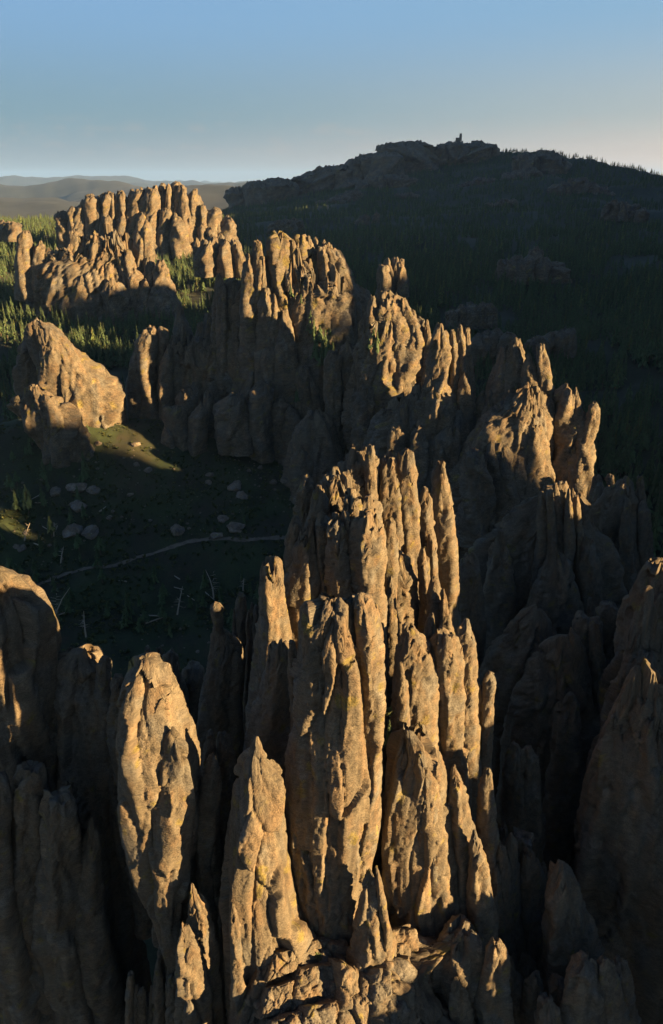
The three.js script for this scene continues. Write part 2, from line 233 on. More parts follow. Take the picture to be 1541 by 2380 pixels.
// a run of blades under a crest line: crest and foot are [[x, y], ...]
const along = (line, x) => { if (x <= line[0][0]) return line[0][1]; for (let i = 0; i < line.length - 1; i++) if (x <= line[i + 1][0]) return lerp(line[i][1], line[i + 1][1], (x - line[i][0]) / (line[i + 1][0] - line[i][0])); return line[line.length - 1][1]; };
function blades(o) {
  const r = rng(o.seed), out = [];
  for (let i = 0; i < o.n; i++) {
    const x = lerp(o.x[0], o.x[1], (i + 0.15 + 0.7 * r()) / o.n), k = r(), w = lerp(o.w[0], o.w[1], r()) * (o.d[0] < 160 ? 1.25 : 1.15), drop = (o.drop ?? 0) * k, top = along(o.crest, x) + drop, foot = along(o.foot, x), lean = (o.lean ?? 0) + (r() - 0.5) * (o.sway ?? 0.06), len = foot - top;
    const d = lerp(o.d[0], o.d[1], 1 - k) + (r() - 0.5) * (o.scatter ?? 4), m = 0.3 + 0.3 * r(), tip = o.tip ? o.tip * (0.8 + 0.3 * r()) : r() < 0.4 ? 0.4 + 0.25 * r() : 0.1 + 0.22 * r(), skew = (r() - 0.5) * (o.d[0] < 160 ? 0.5 : 1.3), c = (t) => x + lean * len * t + skew * w * (1 - t), sh = 0.05 + 0.14 * r(), a1 = tip + 0.1 + 0.25 * r(), a2 = tip + 0.1 + 0.25 * r();
    out.push({ name: o.name, d, seed: o.seed * 50 + i, rows: [[top, c(0) - w * tip, c(0) + w * tip], [top + len * sh, c(sh) - w * a1, c(sh) + w * a2], [top + len * m, c(m) - w * Math.max(0.6 + 0.25 * r(), a1 + 0.06), c(m) + w * Math.max(0.6 + 0.25 * r(), a2 + 0.06)], [foot, c(1) - w * Math.max(1, a1 + 0.15), c(1) + w * Math.max(1, a2 + 0.15)]], thick: o.thick ?? (0.8 + 0.6 * r()), ext: o.ext ?? 8, cut: o.cut ?? 0.6, rough: o.rough, lichen: o.lichen, cleft: o.cleft, spin: (r() - 0.5) * 0.5, dome: o.dome ?? (0.15 + 0.45 * r()), square: 2.2 + 1.4 * r(), detail: o.detail ?? (o.d[0] < 160 ? 2.3 : 2.5), jag: o.jag });
  }
  return out;
}

// ---------------------------------------------------------------- terrain
const PROFILE = [[0, -150], [60, -150], [120, -140], [165, -128], [200, -118], [235, -111.5], [268, -103], [305, -96], [400, -94], [520, -87], [700, -74], [900, -61], [1200, -52], [1600, -75], [2400, -150], [4000, -260], [90000, -330]];
const RIDGE = [[-4000, 520], [300, 520], [500, 512], [535, 505], [552, 498], [575, 486], [610, 476], [660, 464], [720, 442], [770, 430], [820, 420], [855, 405], [900, 392], [940, 382], [990, 374], [1003, 373], [1040, 360], [1070, 350], [1140, 351], [1190, 351], [1230, 368], [1262, 368], [1292, 374], [1310, 382], [1350, 391], [1400, 407], [1460, 424], [1541, 447], [1700, 480], [2100, 500], [5000, 520]];
const RDIST = [[-4000, 2000], [500, 2050], [800, 2200], [1070, 2250], [1260, 1850], [1541, 1500], [2200, 1300], [5000, 1300]];
const tanBelow = (py) => Math.tan(Math.atan((py - 1190) / FPX) + PITCH);
const HILLS = [[330, -178, 95, 42, 125], [330, -68, 95, 30, 112], [330, -305, 95, 100, 135], [720, -450, 190, 430, 185], [760, -980, 150, 320, 240], [1420, -1400, 270, 600, 720]];   // x, z, half-sizes, height: wooded rises to the right of the view
function ground(x, z) {                          // height of the land, relative to the eye
  const r = Math.hypot(x, z); let h = along(PROFILE, r);
  const ahead = z < -1 ? x / -z : x > 0 ? 4 : -4, px = 770.5 + 1618 * clamp(ahead, -3, 3), d = Math.max(1, -z);
  if (z < 0 && r > 700) {
    const R = along(RDIST, px), top = -R * tanBelow(along(RIDGE, px)), foot = 950, hf = -58;
    let m; if (d < R) { const s = clamp((d - foot) / (R - foot), 0, 1); m = lerp(hf, top, Math.pow(s, 1.25) * 0.55 + 0.45 * s * s); } else m = top - (d - R) * 0.42;
    const fade = smooth(-600, 300, px);
    if (m > h) h = lerp(h, m, smooth(900, 1150, r) * fade);
    h += smooth(900, 1400, r) * smooth(5000, 3000, r) * 9 * fbm(x / 190, 2.5, z / 190, 4) * (1 - 0.85 * smooth(R - 250, R - 20, d) * smooth(R + 400, R + 60, d));
  }
  if (r > 3500) {                                // far hills in layers
    const k = smooth(3500, 7000, r), n = fbm(x / 3600 + 4, 0.3, z / 3600, 5), n2 = fbm(x / 1300, 7.3, z / 1300, 4);
    h += k * (110 + 120 * n * 2 + 110 * n2 + smooth(12000, 26000, r) * (70 + 110 * fbm(x / 5200, 4.4, z / 9000, 4)) * smooth(1100, 300, px) * smooth(52000, 34000, r));
  }
  const near = smooth(1100, 500, r);
  h += near * (3.2 * fbm(x / 60, 1.5, z / 60, 3) + 0.9 * fbm(x / 9, 5.5, z / 9, 3)) + smooth(300, 600, r) * smooth(2600, 1500, r) * 7 * noise(x / 140, 8.5, z / 140);
  h += 11 * Math.exp(-(((px - 1420) / 330) ** 2)) * Math.exp(-(((d - 430) / 60) ** 2)) * (z < 0 ? 1 : 0) + 9 * Math.exp(-(((px - 60) / 200) ** 2)) * Math.exp(-(((d - 1150) / 240) ** 2)) * (z < 0 ? 1 : 0);
  h += 13 * Math.exp(-(((x + 105) / 55) ** 2) - (((z + 278) / 36) ** 2));
  for (const [hx, hz, sx, sz, hh] of HILLS) h += hh * Math.exp(-(((x - hx) / sx) ** 2) - (((z - hz) / sz) ** 2));
  return EYE + h;
}
function groundAt(px, py) {                      // where that line of sight meets the land
  let d = 120, s = 2; const f = (q) => { const a = at(px, py, q); return a.y - ground(a.x, a.z); };
  while (f(d) > 0 && d < 30000) { s *= 1.02; d += s; }
  let a = d - s, b = d; for (let i = 0; i < 18; i++) { const m = (a + b) / 2; if (f(m) > 0) a = m; else b = m; }
  const q = at(px, py, b); return new THREE.Vector3(q.x, ground(q.x, q.z), q.z);
}
const meadowness = (x, z) => { const d = -z, t = x / Math.max(1, d); return smooth(0.16, 0.02, t) * smooth(120, 150, d) * smooth(345, 290, d); };
{
  const angs = []; const A = 440; for (let i = 0; i <= A; i++) { const s = i / A * 2 - 1, b = Math.abs(s); angs.push(Math.sign(s) * (b < 0.72 ? b / 0.72 * 0.56 : 0.56 + Math.pow((b - 0.72) / 0.28, 1.6) * (Math.PI - 0.56))); }
  const rad = [2]; while (rad[rad.length - 1] < 48000) { const r = rad[rad.length - 1]; rad.push(r < 120 ? r * 1.12 : r < 420 ? r * 1.009 : r < 2600 ? r * 1.014 : r * 1.022); }
  const nr = rad.length, na = angs.length, pos = new Float32Array(nr * na * 3), col = new Float32Array(nr * na * 3), uv = new Float32Array(nr * na * 2); let k = 0;
  for (const r of rad) for (const a of angs) {
    const x = Math.sin(a) * r, z = -Math.cos(a) * r, y = ground(x, z), o = k * 3; pos[o] = x; pos[o + 1] = y; pos[o + 2] = z; uv[k * 2] = x / 9; uv[k * 2 + 1] = z / 9;
    const m = meadowness(x, z), n = fbm(x / 14, 3.1, z / 14, 4), n2 = fbm(x / 2.6, 8.1, z / 2.6, 3), n3 = fbm(x / 45, 1.1, z / 45, 3);
    let c = [0.030, 0.036, 0.015]; const grass = [0.036, 0.060, 0.015], dry = [0.054, 0.046, 0.018], soil = [0.048, 0.036, 0.023];
    const g = lerp(0.25, 0.9, m) * smooth(-0.5, 0.5, n + 0.4 * n2); c = c.map((v, i) => lerp(v, grass[i], g));
    const dr = smooth(0.15, 0.6, n3 + 0.5 * n2) * lerp(0.3, 0.7, m); c = c.map((v, i) => lerp(v, dry[i], dr));
    const so = smooth(0.3, 0.7, n2 - 0.4 * n); c = c.map((v, i) => lerp(v, soil[i], so * 0.7));
    const far = smooth(3000, 6000, r); c = c.map((v, i) => lerp(v, [0.020, 0.027, 0.022][i] * (1 + 0.5 * n3), far));
    if (r > 3000) { const cl = smooth(0.1, 0.5, fbm(x / 1500, 6.1, z / 1500, 4)); c = c.map((v, i) => lerp(v, [0.03, 0.031, 0.024][i], cl * 0.6)); }
    col[o] = c[0]; col[o + 1] = c[1]; col[o + 2] = c[2]; k++;
  }
  const idx = new Uint32Array((nr - 1) * (na - 1) * 6); let q = 0;
  for (let j = 0; j < nr - 1; j++) for (let i = 0; i < na - 1; i++) { const a = j * na + i, b = a + 1, c = a + na, d = c + 1; idx[q++] = a; idx[q++] = b; idx[q++] = d; idx[q++] = a; idx[q++] = d; idx[q++] = c; }
  const g = new THREE.BufferGeometry(); g.setAttribute('position', new THREE.BufferAttribute(pos, 3)); g.setAttribute('color', new THREE.BufferAttribute(col, 3)); g.setAttribute('uv', new THREE.BufferAttribute(uv, 2)); g.setIndex(new THREE.BufferAttribute(idx, 1)); g.computeVertexNormals();
  triangles += idx.length / 3;
  const m = new THREE.Mesh(g, new THREE.MeshStandardMaterial({ vertexColors: true, map: grainMap, roughness: 1 })); m.name = 'terrain'; tag(m, 'rolling valley floor, forest ground and distant hills', 'terrain', null, 'structure'); put(m);
}

// ---------------------------------------------------------------- foreground: the sunlit ridge of needles
rock('granite_needle', 'tall broad golden pillar in the middle, its right half sunlit', 'rock spire', [
  { name: 'shaft', d: 51, seed: 3, detail: 1.5, fat: 1.14, sides: [[52, 0.86], [-38, 0.88], [98, 0.97], [-98, 0.96], [170, 0.9], [-150, 0.95], [10, 1.0]], wobble: 0.08, rows: [[1372, 746, 796], [1385, 730, 812], [1420, 714, 834], [1480, 703, 852], [1560, 692, 864], [1700, 684, 872], [1850, 682, 872], [2000, 684, 858], [2100, 700, 838], [2190, 722, 822]], thick: 0.9, cut: 0.75, cleft: 0.4, rough: 0.75, bands: 1.5, dome: 0.18, ext: 9, lobe: 0.05 },
  { name: 'rib', d: 50.4, seed: 4, rows: [[1376, 826, 846], [1400, 822, 866], [1470, 830, 880], [1600, 838, 886], [1750, 836, 885], [1880, 832, 882], [2000, 822, 862], [2080, 814, 838]], thick: 1.5, cut: 0.9, cleft: 0.7, lichen: 0.1, dome: 0.6, ext: 10 },
  { name: 'rib', d: 52, seed: 5, rows: [[1410, 858, 878], [1480, 848, 889], [1650, 845, 889], [1900, 838, 882], [2040, 826, 860]], thick: 1.6, lichen: 0.12, ext: 8 },
  { name: 'buttress', d: 49.6, seed: 6, rows: [[1895, 686, 700], [1960, 680, 730], [2060, 682, 756], [2160, 690, 772], [2200, 690, 790]], thick: 0.9, dome: 0.9, cleft: 0.5, ext: 8 },
  { name: 'buttress', d: 49.2, seed: 7, rows: [[1990, 742, 756], [2060, 736, 790], [2150, 730, 822], [2210, 720, 840]], thick: 0.7, dome: 0.8, cleft: 0.5, ext: 8 },
]);
rock('granite_needle', 'pointed cone-like spire in front, left of the tallest pillar', 'rock spire', [
  { name: 'shaft', d: 47.5, seed: 11, detail: 1.5, fat: 1.1, sides: [[40, 0.88], [-50, 0.88], [100, 0.96], [-100, 0.95], [170, 0.9], [-4, 0.98]], wobble: 0.08, rows: [[1694, 592, 600], [1715, 583, 612], [1760, 568, 632], [1830, 548, 647], [1920, 528, 660], [2000, 519, 667], [2070, 520, 667], [2120, 520, 676], [2170, 524, 700], [2200, 526, 728], [2260, 528, 730]], thick: 0.9, cut: 0.8, cleft: 0.3, rough: 0.5, bands: 1.6, dome: 0.9, ext: 14, lobe: 0.05 },
  { name: 'flake', d: 43.6, seed: 14, rows: [[2100, 536, 544], [2150, 532, 558], [2240, 534, 566], [2330, 536, 572]], thick: 0.9, ext: 8 },
]);
rock('granite_needle', 'bulging leaf-shaped pillar at left, only its upper left face sunlit', 'rock spire', [
  { name: 'shaft', d: 50, seed: 21, detail: 1.5, fat: 1.1, edge: 6, wobble: 0.07, sides: [[24, 0.84], [-60, 0.92], [95, 0.96], [-105, 0.96], [165, 0.9], [-170, 0.95]], rows: [[1530, 318, 362], [1548, 306, 376], [1600, 288, 398], [1700, 270, 425], [1800, 276, 440], [1920, 286, 445], [2000, 310, 440], [2080, 340, 432], [2160, 362, 424], [2230, 372, 424]], thick: 0.8, cut: 0.8, cleft: 0.25, rough: 0.32, bands: 1.6, jag: 0.4, dome: 0.35, ext: 14, lobe: 0.04 },
  { name: 'slab', d: 48.2, seed: 22, jag: 0.1, edge: 6, wobble: 0.06, rows: [[1690, 398, 406], [1720, 384, 424], [1790, 372, 440], [1880, 350, 446], [1960, 344, 442], [2060, 352, 434], [2160, 374, 420]], thick: 0.7, cleft: 0.25, rough: 0.32, bands: 1.5, dome: 0.9, ext: 10, cut: 0.9, lobe: 0.04 },
  { name: 'slab', d: 52, seed: 23, rows: [[1546, 378, 394], [1580, 380, 412], [1650, 388, 436], [1740, 400, 462], [1830, 410, 470], [1960, 405, 455]], thick: 1, cleft: 0.5, ext: 10 },
]);
rock('granite_needle', 'ribbed hooded spire right of the tallest pillar, front face sunlit', 'rock spire', [
  { name: 'shaft', d: 54, seed: 31, fat: 1.16, sides: [[48, 0.86], [-42, 0.88], [100, 0.96], [-100, 0.95], [170, 0.9], [6, 0.99]], wobble: 0.09, rows: [[1680, 930, 960], [1698, 918, 978], [1740, 908, 1002], [1820, 902, 1022], [1920, 894, 1034], [2020, 888, 1042], [2110, 892, 1060], [2170, 900, 1078]], thick: 0.85, cut: 0.7, cleft: 0.45, rough: 0.55, detail: 1.5, bands: 1.2, dome: 0.45, ext: 10, lichen: 0.02 },
  { name: 'rib', d: 52.6, seed: 33, rough: 0.5, cleft: 0.4, rows: [[1740, 968, 984], [1800, 962, 1008], [1930, 968, 1032], [2040, 976, 1050], [2140, 984, 1070]], thick: 0.9, dome: 0.9, lichen: 0.06, ext: 6 },
  { name: 'rib', d: 54.4, seed: 34, rows: [[1896, 1044, 1054], [1940, 1040, 1070], [2010, 1048, 1082], [2090, 1056, 1090]], thick: 1.2, ext: 8 },
]);
rock('granite_wedge', 'small split wedge standing between the two front sunlit pillars', 'rock', [
  { name: 'wedge', d: 46.6, seed: 41, rows: [[2010, 856, 864], [2050, 842, 874], [2110, 830, 888], [2160, 820, 902], [2200, 814, 912]], thick: 0.8, cleft: 0.4, dome: 1, ext: 6 },
  { name: 'flake', d: 46, seed: 42, rows: [[2012, 872, 878], [2060, 874, 890], [2130, 882, 904], [2180, 890, 912]], thick: 1.2, ext: 5 },
]);
// blocks of the platform at the foot
const block = (name, label, pieces) => rock(name, label, 'rock', pieces);
const slab = (seed, corners, deep = 4, o = {}) => ({ name: 'block', seed, corners, deep, ...o });
block('ledge_block', 'pale sunlit ledge block at the foot of the tallest pillar', [slab(51, [[704, 2188, 46.2], [812, 2192, 47.6], [826, 2246, 46.2], [676, 2246, 44.8]]), slab(511, [[640, 2218, 44.8], [706, 2206, 45.6], [690, 2256, 44.4], [620, 2286, 43.2]])]);
block('ledge_block', 'long cracked sunlit block below the hooded spire', [slab(52, [[862, 2170, 47.6], [962, 2150, 49.4], [984, 2232, 47.6], [876, 2256, 45.4]]), slab(521, [[828, 2198, 46.2], [868, 2192, 46.8], [880, 2256, 45.2], [834, 2260, 44.6]])]);
block('ledge_block', 'tilted sunlit slab in the middle of the bottom edge', [slab(53, [[800, 2244, 44.2], [848, 2250, 44.8], [930, 2420, 41.8], [796, 2420, 40.4]], 5, { cut: 0.4 }), slab(54, [[844, 2268, 44.2], [874, 2272, 44.6], [902, 2350, 43], [848, 2330, 42.6]], 3)]);
block('ledge_block', 'fluted sunlit block at the bottom with a shadowed right side', [slab(55, [[898, 2238, 45], [968, 2222, 46.4], [988, 2420, 43], [916, 2420, 41.2]], 5, { cut: 0.34 }), slab(56, [[872, 2262, 44], [902, 2250, 44.6], [930, 2410, 41.6], [882, 2360, 41.8]], 4)]);
block('ledge_block', 'sunlit block left of the middle slab at the bottom, cut by two clefts', [slab(57, [[704, 2252, 44.2], [798, 2240, 45.6], [790, 2318, 43.6], [672, 2352, 41.8]], 4, { cut: 0.4 }), slab(58, [[624, 2300, 42.8], [686, 2280, 43.6], [676, 2350, 42], [606, 2372, 41]], 4, { cut: 0.4 })]);
block('ledge_block', 'bright lowest sunlit block on the bottom edge left of centre', [slab(59, [[722, 2344, 41.4], [790, 2326, 42.4], [784, 2440, 40], [690, 2440, 38.8]], 4)]);
block('ledge_block', 'long shaded spine slanting down to the left at the bottom edge', [slab(60, [[600, 2268, 43.8], [646, 2246, 44.6], [612, 2420, 41.6], [530, 2420, 41.4]], 5, { cut: 0.4 }), slab(61, [[630, 2376, 40.4], [706, 2350, 41.2], [706, 2450, 39.2], [590, 2450, 38.6]], 4)]);
rock('rock_massif', 'solid footing of rubble rock under the sunlit ledges', 'rock', [{ name: 'footing', d: 47, seed: 65, detail: 2.3, rows: [[2230, 560, 1010], [2330, 540, 1030], [2480, 520, 1050]], thick: 0.5, dome: 0.05, cut: 0.3, ext: 14, jag: 0.1 }]);
rock('granite_block', 'dark tooth-shaped block at bottom right of the sunlit ledges', 'rock', [
  { name: 'block', d: 49, seed: 62, rows: [[2142, 1066, 1094], [2158, 1044, 1110], [2200, 1016, 1124], [2280, 992, 1130], [2400, 986, 1134]], thick: 0.8, square: 2.8, dome: 0.4, ext: 12, cut: 0.55, cleft: 0.6 },
  { name: 'flake', d: 46.4, seed: 63, rows: [[2270, 1056, 1064], [2310, 1044, 1082], [2400, 1040, 1098]], thick: 0.7, ext: 10 },
  { name: 'buttress', d: 53, seed: 64, rows: [[2040, 1042, 1056], [2090, 1024, 1090], [2160, 1004, 1116]], thick: 0.8, ext: 12, dome: 0.8 }]);
// cluster right of the tallest pillar
rock('granite_fin', 'slim sunlit blade deep in the cleft right of the tallest pillar', 'rock spire', [{ name: 'spire', d: 57, seed: 71, rows: [[1538, 926, 936], [1580, 921, 946], [1640, 918, 952], [1690, 914, 956], [1740, 912, 958]], thick: 1.1, dome: 1.2, ext: 14 }]);
rock('granite_fin', 'group of rounded fins with sunlit shoulders right of the tallest pillar', 'rock spire', [
  { d: 61, seed: 72, fat: 1.24, rows: [[1446, 938, 962], [1470, 932, 978], [1540, 922, 1000], [1620, 918, 1012], [1720, 916, 1016], [1850, 916, 1020]], thick: 1.0, cut: 0.6, cleft: 0.6, dome: 0.5, ext: 20 },
  { d: 61.5, seed: 73, fat: 1.24, rows: [[1456, 1016, 1036], [1480, 1008, 1058], [1540, 1008, 1070], [1640, 1010, 1076], [1780, 1016, 1090], [1950, 1030, 1104]], thick: 1.0, cut: 0.6, cleft: 0.6, dome: 0.5, ext: 20, lichen: 0.02 },
  { d: 62, seed: 74, fat: 1.24, rows: [[1440, 1074, 1090], [1462, 1064, 1098], [1500, 1062, 1107], [1580, 1064, 1106], [1700, 1062, 1112], [1850, 1064, 1116], [1980, 1070, 1116]], thick: 1.1, cleft: 0.6, dome: 0.7, ext: 20 },
  { d: 64, seed: 75, rows: [[1424, 996, 1008], [1450, 990, 1012], [1500, 988, 1018], [1600, 985, 1020]], thick: 1, ext: 20 },
]);
rock('granite_needle', 'separate finger-like needle leaning out at the right of the fins', 'rock spire', [
  { d: 63, seed: 76, rows: [[1563, 1128, 1148], [1580, 1122, 1154], [1640, 1118, 1151], [1740, 1112, 1148], [1850, 1104, 1140], [1940, 1098, 1134]], thick: 1, cleft: 0.35, dome: 0.5, ext: 22 },
  { d: 63.4, seed: 77, rows: [[1590, 1110, 1118], [1620, 1107, 1124], [1720, 1104, 1124]], thick: 1, ext: 20 }]);
// second and third rows of the ridge
rock('granite_tower', 'knobbly columns directly behind the tallest pillar, lit from the right', 'rock tower', [
  { d: 65, seed: 81, jag: 1.5, fat: 1.25, rows: [[1186, 776, 800], [1200, 764, 812], [1250, 758, 820], [1330, 760, 826], [1400, 764, 836], [1480, 764, 840]], thick: 1.0, rough: 1.5, cleft: 0.7, dome: 0.4, ext: 30 },
  { d: 64, seed: 82, jag: 1.5, fat: 1.25, rows: [[1184, 838, 862], [1198, 824, 878], [1250, 820, 886], [1330, 824, 888], [1420, 830, 890], [1520, 836, 892]], thick: 1.0, rough: 1.4, cleft: 0.8, dome: 0.4, ext: 30 },
  { d: 66, seed: 83, jag: 1.5, fat: 1.25, rows: [[1190, 740, 752], [1210, 733, 762], [1290, 732, 764], [1370, 738, 770]], thick: 1, rough: 1.5, ext: 26 },
  { d: 66, seed: 84, jag: 1.5, detail: 2.3, rows: [[1200, 710, 732], [1230, 694, 742], [1290, 676, 746], [1370, 662, 748], [1440, 656, 740], [1540, 650, 736]], thick: 0.9, cleft: 0.4, rough: 0.8, dome: 0.5, ext: 34 },
  { d: 67, seed: 85, jag: 1.5, fat: 1.25, rows: [[1192, 680, 690], [1220, 670, 698], [1300, 664, 700]], thick: 1, ext: 34 },
]);
rock('granite_needle', 'blunt grey pillar on the left shoulder behind the tallest pillar', 'rock spire', [{ d: 63, seed: 86, jag: 1.5, fat: 1.25, rows: [[1292, 624, 648], [1306, 614, 656], [1370, 608, 660], [1440, 606, 668], [1520, 602, 680], [1640, 590, 690]], thick: 1, cleft: 0.4, dome: 0.5, ext: 36 }]);
rock('granite_needle', 'shaded slab with a knob top at the left flank of the tallest pillar', 'rock spire', [
  { d: 57, seed: 87, detail: 2.3, fat: 1.25, rows: [[1480, 642, 664], [1500, 634, 670], [1560, 620, 674], [1640, 602, 678], [1740, 574, 680], [1880, 560, 690], [2000, 560, 690]], thick: 0.9, cleft: 0.35, dome: 0.5, ext: 26 },
  { d: 55, seed: 88, fat: 1.25, rows: [[1490, 672, 684], [1540, 670, 692], [1660, 676, 696], [1800, 676, 700]], thick: 1.2, ext: 20 }]);
rock('granite_tower', 'craggy crown of weathered knobs at the far end of the sunlit ridge', 'rock tower', [
  { d: 80, seed: 91, jag: 1.5, fat: 1.25, rows: [[1034, 808, 850], [1042, 800, 864], [1080, 796, 870], [1140, 796, 874], [1220, 800, 882], [1330, 800, 884]], thick: 0.9, rough: 2.2, cut: 0.5, cleft: 0.9, dome: 0.2, ext: 44, square: 3 },
  { d: 78, seed: 92, jag: 1.5, fat: 1.25, rows: [[1034, 854, 868], [1060, 850, 872], [1120, 850, 874], [1200, 852, 880]], thick: 1, rough: 2, ext: 44 },
  { d: 76, seed: 93, jag: 1.5, fat: 1.25, rows: [[1088, 770, 800], [1098, 758, 812], [1140, 752, 816], [1200, 752, 820], [1300, 746, 826]], thick: 0.9, rough: 2.2, cut: 0.5, cleft: 0.9, dome: 0.4, ext: 46 },
  { d: 74, seed: 94, jag: 1.5, fat: 1.25, rows: [[1130, 736, 750], [1146, 730, 756], [1200, 720, 760], [1270, 706, 764]], thick: 1, rough: 1.8, ext: 46 },
  { d: 77, seed: 95, jag: 1.5, fat: 1.25, rows: [[1104, 700, 720], [1125, 693, 730], [1200, 690, 736], [1280, 684, 740]], thick: 1, rough: 1.4, ext: 50 },
  { d: 72, seed: 96, jag: 1.5, fat: 1.25, rows: [[1136, 806, 826], [1150, 800, 840], [1200, 802, 850], [1280, 810, 860]], thick: 1, rough: 2.2, ext: 40 },
  { d: 72, seed: 97, jag: 1.5, fat: 1.25, rows: [[1150, 846, 862], [1170, 838, 876], [1250, 840, 884]], thick: 1, rough: 2, ext: 40, lichen: 0.05 },
]);
rock('granite_tower', 'twin square-topped columns right of the craggy crown, orange sunlit sides', 'rock tower', [
  { d: 80, seed: 101, jag: 1.5, fat: 1.25, rows: [[1044, 896, 914], [1060, 888, 922], [1110, 884, 932], [1160, 886, 936], [1230, 888, 940], [1340, 892, 948], [1450, 896, 956]], thick: 1, rough: 1.3, cleft: 0.7, dome: 0.4, ext: 44, lichen: 0.03 },
  { d: 80, seed: 102, jag: 1.5, fat: 1.25, rows: [[1040, 938, 956], [1052, 930, 960], [1100, 930, 966], [1200, 932, 970], [1300, 936, 976], [1400, 942, 984], [1470, 946, 990]], thick: 1, rough: 1.3, cleft: 0.7, dome: 0.3, square: 3.2, ext: 44, lichen: 0.06 },
  { d: 74, seed: 103, jag: 1.5, fat: 1.25, rows: [[1272, 918, 934], [1290, 908, 950], [1350, 906, 962], [1440, 902, 970]], thick: 0.9, rough: 1.2, ext: 40 },
  { d: 70, seed: 104, jag: 1.5, fat: 1.25, rows: [[1332, 904, 910], [1370, 900, 918], [1430, 898, 924], [1490, 896, 928]], thick: 1, dome: 1.2, ext: 34 },
  { d: 73, seed: 105, jag: 1.5, fat: 1.25, rows: [[1274, 978, 988], [1300, 974, 996], [1360, 976, 1000], [1440, 976, 1006]], thick: 1, rough: 1.4, ext: 36 },
  { d: 73, seed: 106, jag: 1.5, fat: 1.25, rows: [[1200, 906, 914], [1220, 900, 922], [1280, 896, 926]], thick: 1, ext: 36 },
]);
rock('granite_needle', 'lone slender straight needle at the right end of the sunlit ridge', 'rock spire', [
  { d: 84, seed: 111, jag: 1.5, fat: 1.25, rows: [[1062, 1016, 1030], [1076, 1009, 1037], [1130, 1006, 1043], [1220, 1006, 1054], [1300, 1010, 1060], [1400, 1020, 1062], [1500, 1026, 1066]], thick: 1, cleft: 0.35, rough: 0.9, dome: 0.4, ext: 50 }]);
rock('granite_fin', 'dark thin fin between the twin columns and the lone needle', 'rock spire', [
  { d: 82, seed: 112, jag: 1.5, fat: 1.25, rows: [[1134, 978, 992], [1160, 974, 1002], [1240, 974, 1010], [1350, 978, 1016]], thick: 1, ext: 50 },
  { d: 80, seed: 113, jag: 1.5, fat: 1.25, rows: [[1240, 996, 1006], [1280, 992, 1014], [1380, 994, 1020]], thick: 1, ext: 50 }]);
rock('granite_fin', 'pair of rough sunlit blades below the lone needle', 'rock spire', [
  { d: 69, seed: 114, jag: 1.5, fat: 1.25, rows: [[1334, 1006, 1014], [1360, 1000, 1022], [1420, 996, 1030], [1480, 996, 1036]], thick: 1, rough: 1.6, ext: 34 },
  { d: 68, seed: 115, jag: 1.5, fat: 1.25, rows: [[1366, 1026, 1034], [1400, 1024, 1044], [1470, 1022, 1054], [1510, 1020, 1060]], thick: 1, rough: 1.6, ext: 34 }]);

// ---------------------------------------------------------------- shaded rocks left of the ridge
rock('granite_dome', 'big smooth rock cut by the left edge, its tip sunlit', 'rock', [
  { d: 66, seed: 121, detail: 2.3, edge: 5, wobble: 0.06, jag: 0.2, rows: [[1322, -30, 12], [1334, -60, 36], [1375, -90, 66], [1430, -110, 98], [1500, -120, 116], [1600, -120, 130], [1700, -120, 138], [1850, -120, 130]], thick: 0.8, cleft: 0.25, rough: 0.35, cut: 0.5, dome: 0.2, ext: 30 }]);
rock('granite_tower', 'broad dark shaded block right of the left-edge rock', 'rock tower', [
  { d: 68, seed: 122, detail: 2.3, rows: [[1496, 158, 212], [1510, 136, 236], [1600, 128, 262], [1720, 124, 284], [1900, 120, 290]], thick: 0.9, cleft: 0.6, dome: 0.2, cut: 0.5, ext: 30 },
  { d: 66, seed: 123, rows: [[1528, 232, 250], [1550, 224, 254], [1620, 220, 262]], thick: 1, ext: 30 },
  { d: 64, seed: 124, rows: [[1570, 262, 282], [1590, 256, 296], [1700, 252, 306]], thick: 1, ext: 30 }]);
rock('granite_needle', 'shaded spire with a balanced knob left of the sunlit ridge', 'rock spire', [
  { name: 'knob', d: 74, seed: 125, rows: [[1400, 494, 512], [1412, 488, 520], [1435, 490, 520], [1458, 496, 518]], thick: 1, dome: 0.4, ext: 3, rough: 1.4 },
  { d: 74, seed: 126, rows: [[1452, 498, 532], [1480, 492, 552], [1560, 474, 560], [1640, 460, 560], [1720, 456, 560], [1850, 456, 560]], thick: 0.9, cleft: 0.4, dome: 0.4, ext: 30 }]);
rock('granite_tower', 'ragged dark blades between the knobbed spire and the ridge', 'rock tower', blades({ seed: 13, n: 7, x: [540, 612], w: [10, 16], crest: [[540, 1365], [575, 1352], [612, 1400]], foot: [[540, 1640], [612, 1680]], d: [78, 90], drop: 70, rough: 1.6, ext: 30 }));
rock('rock_outcrop', 'low dark jagged outcrop behind the leaf-shaped pillar', 'rock', blades({ seed: 14, n: 8, x: [310, 470], w: [14, 26], crest: [[310, 1520], [350, 1484], [400, 1490], [440, 1520], [470, 1540]], foot: [[310, 1640], [470, 1700]], d: [84, 100], drop: 40, ext: 30 }));
rock('granite_tower', 'dark layered buttresses at lower left below the left-edge rock', 'rock tower', [
  ...blades({ detail: 2.4, seed: 15, n: 8, x: [-10, 250], w: [26, 48], crest: [[-10, 1690], [30, 1690], [120, 1740], [200, 1800], [250, 1880]], foot: [[-10, 2050], [120, 2160], [250, 2160]], d: [55, 66], drop: 110, ext: 40, cleft: 0.7 })]);
rock('granite_tower', 'very dark sunken rocks in the lower left corner', 'rock tower', blades({ detail: 2.4, seed: 16, n: 6, x: [0, 300], w: [40, 70], crest: [[0, 2060], [150, 2130], [300, 2230]], foot: [[0, 2500], [300, 2500]], d: [58, 70], drop: 120, ext: 30 }));
